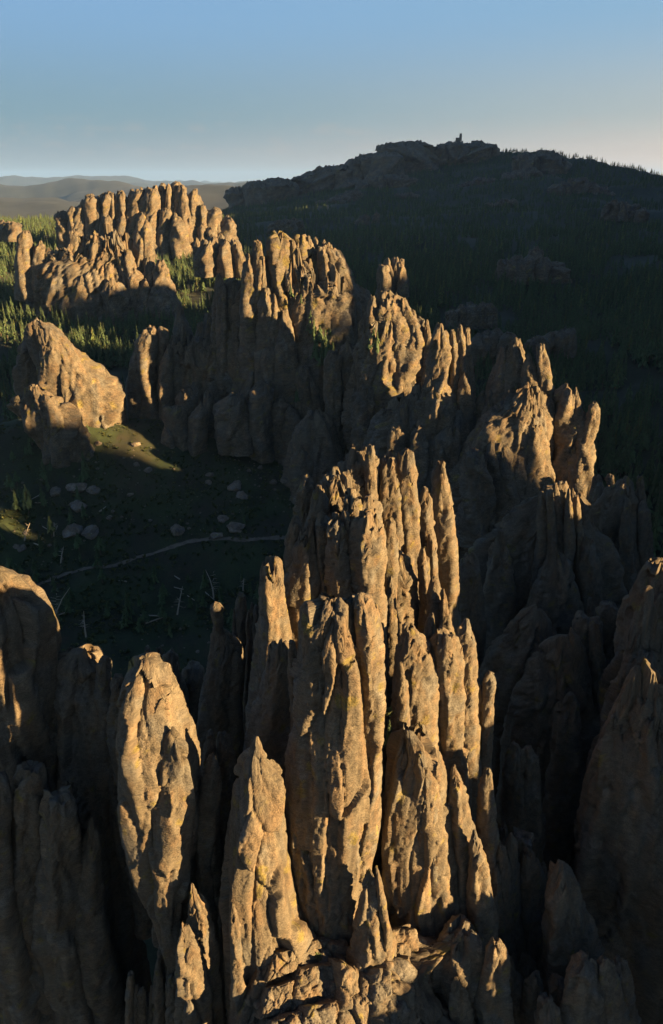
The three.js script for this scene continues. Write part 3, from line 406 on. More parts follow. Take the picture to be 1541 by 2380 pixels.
rock('granite_fin', 'dark narrow fin in the cleft between leaf-shaped and cone-like spires', 'rock spire', [
  { d: 51, seed: 127, rows: [[1752, 486, 496], [1775, 478, 508], [1840, 462, 514], [1920, 454, 510], [2010, 456, 492]], thick: 0.9, cleft: 0.4, dome: 0.8, ext: 26 },
  { d: 56, seed: 128, rows: [[1702, 480, 496], [1730, 474, 502], [1850, 470, 506]], thick: 1, ext: 30 }, { d: 57, seed: 129, rows: [[1700, 508, 530], [1730, 502, 542], [1860, 500, 548]], thick: 1, ext: 30 }]);
rock('granite_needle', 'low spire at the bottom left with small sunlit patches near its tip', 'rock spire', [
  { d: 46.5, seed: 130, rows: [[2056, 442, 452], [2090, 438, 476], [2180, 430, 498], [2280, 424, 512], [2400, 420, 522]], thick: 0.8, cleft: 0.5, dome: 0.8, ext: 20 },
  { d: 44.6, seed: 131, rows: [[2140, 424, 436], [2180, 416, 452], [2260, 412, 474], [2400, 414, 490]], thick: 0.8, dome: 0.8, ext: 20 },
  { d: 43, seed: 132, rows: [[2320, 432, 442], [2360, 424, 460], [2440, 420, 480]], thick: 0.8, ext: 14 }]);
rock('granite_tower', 'cluster of small dark spikes on the bottom edge, left', 'rock tower', blades({ detail: 2.4, seed: 17, n: 8, x: [296, 420], w: [10, 20], crest: [[296, 2214], [330, 2270], [370, 2220], [420, 2200]], foot: [[296, 2460], [420, 2460]], d: [45, 50], drop: 90, ext: 20 }));

// ---------------------------------------------------------------- shaded rocks right of the ridge
rock('granite_tower', 'broad dark ridge tower at right with a jagged top', 'rock tower', [
  { d: 112, seed: 141, detail: 2.3, fat: 1.22, rows: [[1136, 1262, 1340], [1160, 1236, 1352], [1200, 1196, 1362], [1260, 1160, 1376], [1340, 1130, 1390], [1440, 1110, 1396], [1560, 1100, 1400]], thick: 0.6, cut: 0.3, cleft: 0.8, dome: 0.2, ext: 40 },
  ...blades({ seed: 18, n: 8, x: [1250, 1352], w: [9, 16], crest: [[1250, 1130], [1290, 1112], [1330, 1118], [1352, 1150]], foot: [[1250, 1270], [1352, 1290]], d: [104, 113], drop: 18, ext: 20 }),
  { d: 106, seed: 142, fat: 1.22, rows: [[1232, 1154, 1168], [1260, 1144, 1176], [1340, 1132, 1190], [1440, 1120, 1200]], thick: 1, ext: 40 },
  { d: 104, seed: 143, fat: 1.22, rows: [[1242, 1356, 1368], [1280, 1348, 1382], [1350, 1340, 1392], [1450, 1330, 1400]], thick: 1, ext: 40 },
  { d: 101, seed: 144, detail: 2.3, fat: 1.22, rows: [[1262, 1280, 1296], [1310, 1262, 1320], [1400, 1236, 1340], [1500, 1210, 1350]], thick: 0.7, ext: 40 },
  { d: 98, seed: 145, fat: 1.22, rows: [[1286, 1086, 1104], [1310, 1076, 1114], [1400, 1070, 1120], [1500, 1064, 1126]], thick: 1, ext: 40 }]);
rock('granite_tower', 'dark tower with thin side needles at the right, behind the broad one', 'rock tower', [
  { d: 122, seed: 146, fat: 1.22, rows: [[1108, 1440, 1460], [1130, 1416, 1472], [1180, 1396, 1478], [1260, 1386, 1482], [1360, 1376, 1490], [1480, 1366, 1500]], thick: 0.8, cut: 0.4, dome: 0.4, ext: 40 },
  { d: 122, seed: 147, fat: 1.22, rows: [[1104, 1483, 1496], [1140, 1479, 1498], [1220, 1474, 1502], [1320, 1470, 1506]], thick: 1, ext: 40 },
  { d: 120, seed: 148, fat: 1.22, rows: [[1166, 1490, 1504], [1190, 1486, 1510], [1260, 1482, 1514], [1360, 1478, 1520]], thick: 1, ext: 40 },
  { d: 117, seed: 149, fat: 1.22, rows: [[1188, 1448, 1458], [1220, 1442, 1466], [1300, 1438, 1472], [1380, 1430, 1480]], thick: 1, ext: 40 },
  { d: 126, seed: 150, fat: 1.22, rows: [[1126, 1388, 1400], [1160, 1380, 1404], [1240, 1374, 1408]], thick: 1, ext: 40 }]);
rock('granite_fin', 'row of stubby dark fins below the broad shaded tower', 'rock spire', blades({ seed: 19, n: 6, x: [1340, 1420], w: [12, 20], crest: [[1340, 1410], [1380, 1380], [1420, 1384]], foot: [[1340, 1600], [1420, 1640]], d: [88, 96], drop: 60, ext: 40 }));
rock('granite_wedge', 'large plain dark wedge in the right-hand chasm', 'rock', [
  { d: 86, seed: 151, cleft: 0.8, detail: 2.3, fat: 1.22, rows: [[1456, 1300, 1324], [1480, 1284, 1336], [1550, 1248, 1350], [1640, 1210, 1360], [1760, 1180, 1370], [1900, 1160, 1380]], thick: 0.7, dome: 0.5, ext: 40 },
  { d: 80, seed: 152, fat: 1.22, rows: [[1612, 1318, 1336], [1640, 1296, 1340], [1720, 1284, 1346], [1800, 1276, 1350]], thick: 0.8, ext: 40 },
  { d: 92, seed: 153, detail: 2.3, fat: 1.22, rows: [[1400, 1246, 1262], [1440, 1206, 1276], [1520, 1150, 1290], [1620, 1130, 1300]], thick: 0.6, ext: 40 }]);
rock('granite_tower', 'high dark slope of stepped spires along the right edge', 'rock tower', [
  { d: 76, seed: 154, cleft: 0.9, detail: 2.3, fat: 1.0, jag: 1.5, rows: [[1364, 1498, 1518], [1390, 1486, 1526], [1450, 1466, 1534], [1540, 1440, 1545], [1660, 1400, 1550], [1800, 1370, 1560], [1950, 1350, 1570]], thick: 0.8, cut: 0.45, dome: 0.5, ext: 40 },
  { d: 66, seed: 155, cleft: 0.9, detail: 2.3, fat: 1.0, jag: 1.5, rows: [[1520, 1478, 1496], [1545, 1462, 1524], [1600, 1444, 1552], [1700, 1400, 1580], [1820, 1352, 1600], [1950, 1330, 1610], [2150, 1320, 1620]], thick: 0.8, cut: 0.4, dome: 0.4, ext: 40 },
  { d: 84, seed: 156, cleft: 0.9, detail: 2.3, fat: 1.0, jag: 1.5, rows: [[1284, 1520, 1570], [1310, 1490, 1590], [1380, 1460, 1610], [1480, 1440, 1640], [1600, 1420, 1650]], thick: 0.9, cut: 0.4, dome: 0.3, ext: 50 }]);
rock('granite_tower', 'dark spire stub rising from the deep right-hand chasm', 'rock tower', [
  { d: 72, seed: 157, fat: 1.22, rows: [[1728, 1220, 1234], [1760, 1212, 1244], [1840, 1204, 1254], [1950, 1190, 1262]], thick: 1, ext: 30 }, { d: 72, seed: 158, fat: 1.22, rows: [[1728, 1190, 1204], [1790, 1180, 1218], [1900, 1172, 1226]], thick: 1, ext: 30 }]);
rock('granite_tower', 'dark stepped crags sloping down at bottom right', 'rock tower', [
  ...blades({ detail: 2.4, seed: 20, n: 11, x: [1130, 1290], w: [20, 34], crest: [[1130, 1930], [1180, 1896], [1230, 1950], [1290, 2050]], foot: [[1130, 2280], [1290, 2400]], d: [50, 62], drop: 130, ext: 30, cleft: 0.8 }),
  { d: 53, seed: 160, fat: 1.22, rows: [[2004, 1298, 1314], [2024, 1282, 1328], [2090, 1272, 1350], [2180, 1270, 1372], [2300, 1260, 1384]], thick: 0.9, cleft: 0.4, dome: 0.5, ext: 30 },
  { d: 47, seed: 161, fat: 1.22, rows: [[2182, 1146, 1162], [2210, 1132, 1172], [2290, 1118, 1176], [2400, 1110, 1180]], thick: 0.9, ext: 30 }]);
rock('granite_block', 'dark rounded blocks in the bottom right corner', 'rock', [
  { d: 46, seed: 162, fat: 1.22, rows: [[2222, 1350, 1372], [2240, 1330, 1388], [2300, 1316, 1400], [2420, 1300, 1410]], thick: 0.9, cleft: 0.5, dome: 0.4, ext: 20 },
  { d: 46, seed: 163, fat: 1.22, rows: [[2220, 1400, 1414], [2240, 1392, 1424], [2300, 1390, 1440], [2420, 1390, 1456]], thick: 0.9, ext: 20 },
  { d: 47.5, seed: 164, fat: 1.22, rows: [[2226, 1432, 1446], [2250, 1426, 1462], [2320, 1426, 1472], [2420, 1420, 1480]], thick: 0.9, ext: 20 },
  ...blades({ detail: 2.4, seed: 21, n: 5, x: [1180, 1320], w: [26, 40], crest: [[1180, 2200], [1320, 2240]], foot: [[1180, 2480], [1320, 2480]], d: [46, 52], drop: 90, ext: 20 })]);
rock('granite_fin', 'narrow dark blades at the foot of the finger-like needle', 'rock spire', [
  { d: 56, seed: 165, fat: 1.22, rows: [[1784, 1128, 1138], [1820, 1118, 1144], [1900, 1112, 1148], [1980, 1108, 1152]], thick: 1, ext: 26 },
  { d: 54, seed: 166, fat: 1.22, rows: [[1780, 1052, 1062], [1850, 1046, 1082], [1960, 1050, 1104], [2080, 1060, 1116]], thick: 1, ext: 26 },
  { d: 52, seed: 167, fat: 1.22, rows: [[1930, 1098, 1106], [1980, 1090, 1124], [2080, 1086, 1140], [2180, 1084, 1150]], thick: 1, ext: 26 }]);

// ---------------------------------------------------------------- the rest of the needles to the right of the view, which shade the chasm
const sight = (x, y, d) => { const t = d * CP - y * SP, v = (d * SP + y * CP); return [770.5 + x / t * FPX, 1190 + 0 * v - (y * CP + d * SP) / t * FPX]; };
function standing(seed, x, d, top, half, foot = -150, o = {}) {       // a spire by its place: metres right, ahead, and below the eye
  const row = (y, h, s = 0) => { const a = sight(x + s - h, y, d), b = sight(x + s + h, y, d); return [a[1], a[0], b[0]]; }, r = rng(seed);
  return { d, seed, rows: [row(top, half * 0.3), row(top - 5, half * (0.5 + 0.2 * r())), row(lerp(top, foot, 0.4), half * 0.85), row(foot, half * 1.1)], thick: 1.3, ext: 4, detail: 7, ...o };
}
rock('rock_massif', 'tall wall of needles just outside the right edge, shading the chasm', 'rock massif', [[41, -33], [49, -34], [57, -33], [65, -34], [73, -33], [82, -34], [91, -35], [100, -35], [109, -38], [118, -42], [127, -44], [136, -48]].map(([d, top], i) => standing(900 + i, 76 + (i % 3) * 3 + Math.max(0, i - 9) * 2, d, top, 7)));
rock('rock_massif', 'lower broken spires beside the bottom right corner, out of view', 'rock massif', [...[[4, -50], [11, -49], [17, -50], [25, -53]].map(([d, top], i) => standing(920 + i, 70 + (i % 2) * 3, d, top, 6)), standing(930, 43, 45, -45, 4.5), standing(931, 45, 37, -54, 4.5), standing(932, 47, 57, -44, 5)]);

// ---------------------------------------------------------------- the middle ridge
const B = (o) => blades({ cut: 0.42, rough: 1.3, ext: 14, detail: 1.9, ...o });
rock('rock_massif', 'tallest golden massif of slanting fins in the middle distance', 'rock massif', [
  { name: 'body', d: 305, seed: 201, detail: 1.5, rough: 1.5, rows: [[560, 640, 700], [600, 610, 780], [660, 600, 815], [740, 580, 830], [840, 560, 840], [960, 560, 845]], thick: 0.45, cut: 0.22, cleft: 1, dome: 0.3, ext: 24, lichen: 0.06 },
  { d: 303, seed: 202, rough: 1.4, jag: 1, rows: [[534, 640, 664], [545, 630, 674], [580, 627, 680], [640, 628, 684], [701, 630, 690], [780, 626, 690]], thick: 1, cut: 0.5, dome: 0.4, lichen: 0.36, ext: 20 },
  { d: 301, seed: 203, rough: 1.4, jag: 1, cut: 0.42, rows: [[556, 676, 684], [600, 676, 696], [660, 684, 712], [720, 694, 722], [790, 700, 726]], thick: 1.4, lichen: 0.2, ext: 20 },
  { d: 305, seed: 204, rough: 1.4, jag: 1, cut: 0.42, rows: [[544, 688, 708], [560, 684, 720], [600, 688, 728], [650, 696, 734], [710, 704, 738]], thick: 1, lichen: 0.42, ext: 20 },
  { d: 305, seed: 205, rough: 1.4, jag: 1, cut: 0.42, rows: [[547, 714, 720], [580, 716, 730], [640, 722, 742], [700, 730, 750]], thick: 1.4, lichen: 0.2, ext: 20 },
  { d: 302, seed: 206, rough: 1.4, jag: 1, cut: 0.42, rows: [[572, 740, 756], [600, 742, 764], [660, 748, 776], [720, 756, 784], [780, 764, 790]], thick: 1.4, lichen: 0.03, ext: 20 },
  { d: 304, seed: 207, rough: 1.4, jag: 1, rows: [[570, 750, 776], [590, 752, 796], [640, 768, 814], [700, 782, 828], [760, 792, 838], [830, 796, 846]], thick: 1, cut: 0.5, lichen: 0.02, ext: 20 },
  { d: 302, seed: 208, rough: 1.4, jag: 1, cut: 0.42, rows: [[612, 790, 802], [650, 798, 816], [710, 812, 834], [770, 816, 840]], thick: 1.2, ext: 20 },
  { d: 300, seed: 209, rough: 1.4, jag: 1, cut: 0.42, rows: [[558, 593, 606], [580, 590, 610], [620, 588, 614], [690, 590, 622], [760, 592, 626]], thick: 1.2, lichen: 0.2, ext: 20 },
  { d: 300, seed: 210, rough: 1.4, jag: 1, cut: 0.42, rows: [[583, 574, 583], [620, 570, 592], [680, 566, 600], [760, 560, 606]], thick: 1.2, lichen: 0.2, ext: 20 },
  { d: 298, seed: 211, rough: 1.4, jag: 1, cut: 0.42, rows: [[594, 608, 614], [640, 608, 618], [700, 606, 624]], thick: 1.2, ext: 20 },
  { d: 296, seed: 212, rough: 1.4, jag: 1, cut: 0.42, rows: [[668, 610, 622], [700, 606, 634], [750, 606, 640], [830, 600, 650]], thick: 1.1, lichen: 0.03, ext: 20 },
  { d: 295, seed: 213, rough: 1.4, jag: 1, cut: 0.42, rows: [[684, 632, 640], [720, 630, 648], [780, 628, 656]], thick: 1.1, ext: 20 },
  { d: 294, seed: 214, rough: 1.4, jag: 1, cut: 0.42, rows: [[720, 656, 668], [745, 650, 676], [790, 646, 682], [860, 640, 690]], thick: 1.1, ext: 20 },
  { d: 296, seed: 215, rough: 1.4, jag: 1, cut: 0.42, rows: [[686, 686, 694], [720, 690, 706], [780, 702, 728], [850, 712, 742]], thick: 1.2, ext: 20 },
  ...B({ seed: 31, n: 6, x: [500, 575], w: [11, 18], crest: [[500, 640], [515, 622], [545, 640], [575, 655]], foot: [[500, 900], [575, 930]], d: [300, 312], drop: 40 }),
  ...B({ seed: 32, n: 7, x: [590, 740], w: [16, 28], crest: [[590, 770], [660, 780], [740, 830]], foot: [[590, 960], [740, 1000]], d: [284, 296], drop: 80 }),
]);
rock('rock_massif', 'rounded golden fin group right of the tallest middle massif', 'rock massif', [
  { name: 'body', d: 267, seed: 221, detail: 1.5, rough: 1.5, rows: [[690, 872, 930], [730, 858, 962], [790, 848, 990], [870, 836, 1000], [980, 830, 1005]], thick: 0.5, cut: 0.25, dome: 0.4, ext: 30 },
  { d: 268, seed: 222, rough: 1.4, jag: 1, rows: [[670, 884, 912], [684, 872, 926], [730, 874, 946], [790, 884, 966], [860, 890, 976]], thick: 0.9, cut: 0.4, lichen: 0.06, ext: 20, dome: 0.4 },
  { d: 266, seed: 223, rough: 1.4, jag: 1, cut: 0.42, rows: [[684, 862, 872], [710, 856, 878], [770, 852, 884], [850, 846, 888]], thick: 1.2, ext: 20 },
  { d: 266, seed: 224, rough: 1.4, jag: 1, cut: 0.42, rows: [[690, 932, 942], [720, 934, 958], [780, 948, 984], [850, 958, 996]], thick: 1.2, ext: 20 },
  { d: 263, seed: 225, rough: 1.4, jag: 1, cut: 0.42, rows: [[742, 896, 902], [790, 884, 908], [850, 874, 914], [900, 864, 920]], thick: 1, lichen: 0.45, ext: 20 },
  { d: 264, seed: 226, rough: 1.4, jag: 1, cut: 0.42, rows: [[742, 988, 995], [780, 984, 1002], [850, 978, 1010]], thick: 1.2, ext: 20 },
  ...B({ seed: 33, n: 6, x: [770, 940], w: [18, 28], crest: [[770, 790], [820, 770], [870, 860], [940, 850]], foot: [[770, 1030], [940, 1060]], d: [258, 278], drop: 80 }),
]);
rock('rock_massif', 'cluster of thin finger spires with golden tips above a dark base', 'rock massif', [
  { name: 'body', d: 243, seed: 231, detail: 1.5, rough: 1.5, rows: [[880, 980, 1060], [920, 950, 1092], [980, 920, 1102], [1060, 900, 1104], [1120, 890, 1106]], thick: 0.5, cut: 0.25, dome: 0.5, ext: 24, cleft: 0.6 },
  { d: 240, seed: 232, rough: 1.4, jag: 1, cut: 0.45, fat: 1.06, rows: [[747, 1018, 1028], [770, 1008, 1040], [830, 1000, 1044], [890, 990, 1048], [960, 980, 1052]], thick: 1, lichen: 0.06, ext: 16 },
  { d: 241, seed: 233, rough: 1.4, jag: 1, cut: 0.45, fat: 1.06, rows: [[766, 1046, 1056], [800, 1044, 1064], [870, 1044, 1068]], thick: 1, lichen: 0.06, ext: 20 },
  { d: 242, seed: 234, rough: 1.4, jag: 1, cut: 0.45, fat: 1.06, rows: [[753, 1062, 1074], [790, 1060, 1082], [850, 1058, 1090], [930, 1056, 1098]], thick: 1, lichen: 0.08, ext: 20 },
  { d: 242, seed: 235, rough: 1.4, jag: 1, cut: 0.45, fat: 1.06, rows: [[760, 1082, 1091], [800, 1080, 1094], [870, 1082, 1100], [950, 1080, 1104]], thick: 1, ext: 20 },
  { d: 238, seed: 236, rough: 1.4, jag: 1, cut: 0.45, fat: 1.06, rows: [[864, 998, 1008], [890, 984, 1024], [940, 972, 1048], [1000, 960, 1060]], thick: 0.9, ext: 20 },
  { d: 239, seed: 237, rough: 1.4, jag: 1, cut: 0.45, fat: 1.06, rows: [[862, 1074, 1082], [890, 1064, 1090], [950, 1060, 1096]], thick: 1, ext: 20 },
  ...B({ seed: 34, n: 6, x: [900, 1080], w: [16, 28], crest: [[900, 960], [980, 930], [1080, 960]], foot: [[900, 1120], [1080, 1130]], d: [230, 240], drop: 60 }),
]);
rock('rock_massif', 'dark hunched massif with sunlit right rims, right of the finger spires', 'rock massif', [
  { name: 'body', d: 226, seed: 241, detail: 1.6, rough: 1.5, rows: [[886, 1218, 1246], [900, 1196, 1256], [950, 1160, 1268], [1010, 1124, 1276], [1080, 1100, 1280], [1150, 1094, 1280]], thick: 0.6, cut: 0.35, dome: 0.4, ext: 20, cleft: 0.6 },
  { d: 238, seed: 242, rough: 1.4, jag: 1, cut: 0.45, fat: 1.06, rows: [[796, 1166, 1180], [830, 1158, 1188], [900, 1140, 1200]], thick: 1, ext: 34 },
  { d: 236, seed: 243, rough: 1.4, jag: 1, cut: 0.45, fat: 1.06, rows: [[783, 1190, 1208], [810, 1184, 1216], [880, 1174, 1222], [950, 1160, 1226]], thick: 1, ext: 30 },
  { d: 232, seed: 244, rough: 1.4, jag: 1, cut: 0.45, fat: 1.06, rows: [[820, 1226, 1236], [850, 1216, 1244], [920, 1212, 1252]], thick: 1, ext: 30 },
  { d: 231, seed: 245, rough: 1.4, jag: 1, cut: 0.45, fat: 1.06, rows: [[796, 1250, 1264], [830, 1246, 1272], [900, 1250, 1282], [980, 1252, 1288], [1040, 1250, 1290]], thick: 1, lichen: 0.06, ext: 20 },
  { d: 222, seed: 246, rough: 1.4, jag: 1, cut: 0.45, fat: 1.06, rows: [[960, 1236, 1246], [1000, 1220, 1262], [1060, 1210, 1270], [1110, 1200, 1270]], thick: 0.9, ext: 20, lichen: 0.05 },
  ...B({ seed: 35, n: 5, x: [1110, 1190], w: [12, 20], crest: [[1110, 900], [1150, 880], [1190, 860]], foot: [[1110, 1060], [1190, 1060]], d: [232, 244], drop: 30 }),
  ...B({ seed: 36, n: 4, x: [1100, 1200], w: [18, 26], crest: [[1100, 1000], [1200, 1010]], foot: [[1100, 1160], [1200, 1160]], d: [216, 224], drop: 50 }),
]);
rock('rock_massif', 'small broken sunlit crag at the right end of the middle ridge', 'rock massif', [
  { d: 228, seed: 251, fat: 1.05, jag: 0.9, cut: 0.4, rows: [[892, 1310, 1324], [905, 1296, 1336], [950, 1290, 1348], [1010, 1290, 1352]], thick: 1, ext: 20 },
  { d: 226, seed: 252, rough: 1.4, jag: 1, cut: 0.45, fat: 1.06, rows: [[900, 1334, 1342], [940, 1330, 1352], [1000, 1326, 1360]], thick: 1, ext: 20 },
  { d: 224, seed: 253, fat: 1, rows: [[930, 1376, 1386], [945, 1368, 1390], [990, 1358, 1386], [1050, 1340, 1370], [1080, 1330, 1366]], thick: 1, ext: 12, jag: 0.8 },
  { d: 225, seed: 254, rough: 1.4, jag: 1, cut: 0.45, fat: 1.06, rows: [[960, 1350, 1362], [1000, 1340, 1372], [1060, 1330, 1380]], thick: 1, ext: 20 }]);
rock('granite_dome', 'rounded dark rock at the valley edge below the golden massif', 'rock', [
  { d: 262, seed: 261, rows: [[948, 712, 740], [965, 700, 756], [1010, 690, 772], [1080, 684, 790], [1130, 680, 800]], thick: 0.8, cleft: 0.5, dome: 0.5, ext: 14 },
  { d: 256, seed: 262, rows: [[1030, 690, 702], [1060, 684, 716], [1100, 680, 726]], thick: 1, ext: 12 }]);
rock('rock_massif', 'dark craggy wall between the boulder field and the golden massif', 'rock massif', [
  { name: 'body', d: 310, seed: 271, detail: 1.7, rough: 1.5, rows: [[790, 400, 540], [830, 390, 570], [900, 390, 580], [980, 400, 580]], thick: 0.4, cut: 0.2, dome: 0.3, ext: 14 },
  ...B({ seed: 37, n: 6, x: [305, 395], w: [13, 22], crest: [[305, 790], [340, 750], [370, 745], [395, 770]], foot: [[305, 920], [395, 940]], d: [300, 312], drop: 40 }),
  ...B({ seed: 38, n: 8, x: [395, 530], w: [13, 24], crest: [[395, 740], [430, 700], [500, 700], [530, 720]], foot: [[395, 900], [530, 930]], d: [306, 324], drop: 60 }),
  ...B({ seed: 39, n: 8, x: [385, 525], w: [13, 24], crest: [[385, 930], [420, 890], [470, 870], [525, 920]], foot: [[385, 1040], [525, 1030]], d: [278, 300], drop: 60 }),
  ...B({ seed: 40, n: 5, x: [530, 690], w: [18, 30], crest: [[530, 860], [600, 850], [690, 900]], foot: [[530, 960], [690, 1000]], d: [280, 296], drop: 60 })]);
rock('rock_massif', 'big slanted golden rock at left edge of the boulder meadow', 'rock massif', [
  { name: 'body', d: 288, seed: 281, detail: 1.6, rough: 1.5, rows: [[740, 72, 96], [752, 66, 122], [800, 70, 172], [850, 80, 215], [900, 90, 252], [950, 100, 268], [1000, 110, 262]], thick: 0.6, cut: 0.3, cleft: 0.7, dome: 0.5, ext: 12, lichen: 0.04, jag: 0.3, edge: 14, fat: 1.08, sides: [[42, 0.82], [-50, 0.86], [95, 0.97], [-100, 0.95], [170, 0.9]] },
  { d: 296, seed: 282, rows: [[765, 60, 72], [800, 50, 84], [880, 44, 96], [950, 50, 110]], thick: 1, ext: 14 },
  { d: 290, seed: 283, rows: [[856, 232, 246], [880, 226, 262], [930, 224, 284], [975, 220, 288]], thick: 1, ext: 12 }]);
rock('rock_massif', 'smaller ridged rock with sunlit crest below the slanted golden rock', 'rock massif', [
  { name: 'body', d: 266, seed: 284, detail: 1.6, rough: 1.5, rows: [[896, 62, 92], [912, 52, 118], [950, 46, 150], [990, 60, 180], [1025, 90, 200], [1050, 100, 200]], thick: 0.6, cut: 0.35, dome: 0.4, ext: 10 },
  ...B({ seed: 41, n: 5, x: [58, 150], w: [9, 14], crest: [[58, 892], [90, 890], [150, 955]], foot: [[58, 980], [150, 1010]], d: [260, 266], drop: 8, lean: 0.3 })]);

// ---------------------------------------------------------------- far left massifs
rock('rock_massif', 'front row of the far left massif with golden right-facing flanks', 'rock massif', [
  { name: 'body', d: 541, seed: 301, fat: 0.97, detail: 1.5, rough: 1.8, cleft: 1.8, rows: [[528, 190, 300], [560, 160, 335], [610, 110, 350], [670, 90, 372], [735, 84, 392], [780, 90, 400]], thick: 0.5, cut: 0.14, dome: 0.2, ext: 20, jag: 1.5 },
  ...[[340, 510, 26, 660], [197, 545, 15, 660], [213, 548, 18, 660], [234, 550, 24, 670], [256, 572, 22, 680], [272, 586, 34, 700], [296, 580, 30, 690], [325, 537, 30, 680], [345, 600, 34, 690], [372, 603, 34, 690], [310, 622, 38, 710], [220, 613, 56, 740], [260, 652, 56, 745], [335, 650, 26, 710], [375, 656, 48, 722], [172, 534, 24, 650], [160, 600, 30, 710], [130, 610, 34, 720], [55, 538, 34, 640], [90, 560, 30, 640], [115, 575, 30, 680], [190, 640, 40, 740]].map(([x, y, w, f], i) => ({ d: 541 - (y - 510) * 0.14 + (i % 3) * 3, seed: 310 + i, rows: [[y, x - w * (0.14 + 0.2 * ((i * 0.37) % 1)), x + w * (0.14 + 0.26 * ((i * 0.61) % 1))], [y + (f - y) * 0.15, x - w * 0.4, x + w * 0.5], [y + (f - y) * 0.5, x - w * 0.45, x + w * 0.7], [f, x - w * 0.5, x + w * 0.95]], thick: 1.3, ext: 16, cut: 0.36, rough: 1.5, detail: 1.8, jag: 0.8, dome: 0.6, fat: 1.05 }))]);
rock('rock_massif', 'jagged rear wall of the far left massif, right end glowing orange', 'rock massif', [
  { name: 'body', d: 800, seed: 341, fat: 0.95, detail: 1.5, rough: 1.6, cleft: 1.2, jag: 1.5, sides: [[0, 1], [60, 1], [-60, 1], [100, 0.98], [-100, 0.98], [180, 1]], rows: [[446, 320, 440], [462, 240, 462], [490, 190, 500], [560, 170, 530], [600, 160, 540]], thick: 0.22, cut: 0.1, dome: 0.1, ext: 16 },
  ...blades({ seed: 42, n: 30, x: [150, 540], w: [9, 17], crest: [[150, 490], [200, 452], [250, 440], [310, 434], [360, 426], [395, 418], [415, 424], [437, 424], [460, 448], [480, 470], [505, 490], [540, 500]], foot: [[150, 570], [340, 556], [540, 548]], d: [788, 802], drop: 8, ext: 14, cut: 0.45, rough: 1.5, detail: 1.8, jag: 0.9, thick: 1.4, sway: 0.1 }),
  ...blades({ seed: 43, n: 14, x: [200, 500], w: [8, 15], crest: [[200, 490], [230, 465], [300, 475], [350, 460], [420, 480], [500, 510]], foot: [[200, 580], [350, 565], [500, 560]], d: [778, 792], drop: 30, ext: 14, cut: 0.45, rough: 1.5, detail: 1.8, jag: 0.9, thick: 1.4 })]);
rock('rock_outcrop', 'low sunlit outcrop among pines right of the far left massif', 'rock outcrop', blades({ seed: 44, n: 10, x: [452, 560], w: [8, 16], crest: [[452, 550], [470, 542], [520, 540], [560, 555]], foot: [[452, 604], [560, 606]], d: [600, 625], drop: 14, ext: 12, cut: 0.7 }));

// ---------------------------------------------------------------- the mountain: cliffs and outcrops
const cliff = (label, seed, x, crest, foot, d, n, w, drop = 6, extra = {}) => rock('cliff', label, 'cliff', blades({ seed, n, x, w, crest, foot, d, drop, ext: 22, cut: 0.2, detail: 1.8, rough: 1.4, dome: 0.12, thick: 1.5, sway: 0.05, scatter: 14, cleft: 1.2, jag: 1.3, tip: 0.62, name: 'buttress', ...extra }));
cliff('grey cliff forming the blunt left end of the mountain', 51, [552, 672], [[552, 446], [575, 422], [610, 411], [660, 413], [672, 420]], [[552, 494], [610, 490], [672, 470]], [1960, 2040], 6, [20, 34]);
cliff('long grey cliff band along the mountain crest left of the summit', 52, [700, 905], [[700, 408], [740, 392], [760, 387], [820, 372], [850, 351], [880, 352], [905, 340]], [[700, 450], [820, 425], [905, 395]], [2040, 2120], 9, [20, 36]);
cliff('flat-topped grey cliff on the crest just left of the summit saddle', 53, [890, 996], [[890, 344], [920, 330], [985, 327], [996, 340]], [[890, 392], [996, 372]], [2090, 2150], 5, [22, 34], 2);
cliff('toothed summit cliff beneath the stone lookout tower', 54, [1004, 1146], [[1004, 348], [1022, 334], [1050, 326], [1068, 322], [1085, 330], [1108, 330], [1112, 319], [1120, 330], [1146, 334]], [[1004, 385], [1075, 362], [1146, 362]], [2130, 2190], 12, [10, 22], 3);
cliff('rounded rocky knob on the mountain crest right of the summit', 55, [1212, 1302], [[1212, 362], [1240, 350], [1265, 344], [1288, 350], [1302, 376]], [[1212, 410], [1302, 396]], [1750, 1790], 7, [15, 24], 8);
cliff('tumbled grey slabs below the rounded knob', 56, [1170, 1330], [[1170, 400], [1220, 385], [1280, 396], [1330, 416]], [[1170, 425], [1330, 445]], [1640, 1700], 12, [10, 18], 12);
cliff('grey outcrop band on the dark slope under the crest', 57, [830, 960], [[830, 418], [880, 402], [960, 404]], [[830, 448], [960, 430]], [1800, 1860], 10, [10, 16], 8);
cliff('broken pale slabs on the lower left flank of the mountain', 58, [735, 835], [[735, 480], [790, 445], [835, 436]], [[735, 505], [835, 476]], [1600, 1680], 9, [10, 18], 12);
cliff('rough square crag in the middle of the dark slope', 59, [925, 975], [[925, 448], [950, 436], [975, 446]], [[925, 482], [975, 474]], [1560, 1600], 5, [9, 14], 8);
cliff('low rocks on the upper slope left of the rounded knob', 60, [1076, 1160], [[1076, 430], [1110, 408], [1160, 412]], [[1076, 448], [1160, 432]], [1640, 1680], 7, [9, 15], 8);
cliff('grey boulders high on the right flank of the mountain', 61, [1290, 1420], [[1290, 420], [1350, 405], [1420, 440]], [[1290, 446], [1420, 462]], [1420, 1480], 8, [9, 16], 10);
const outcrop = (label, seed, x, crest, foot, d, n, w, drop, extra = {}) => rock('rock_outcrop', label, 'rock outcrop', blades({ seed, n, x, w, crest, foot, d, drop, ext: 10, cut: 0.7, thick: 1.1, sway: 0.2, scatter: 6, ...extra }));
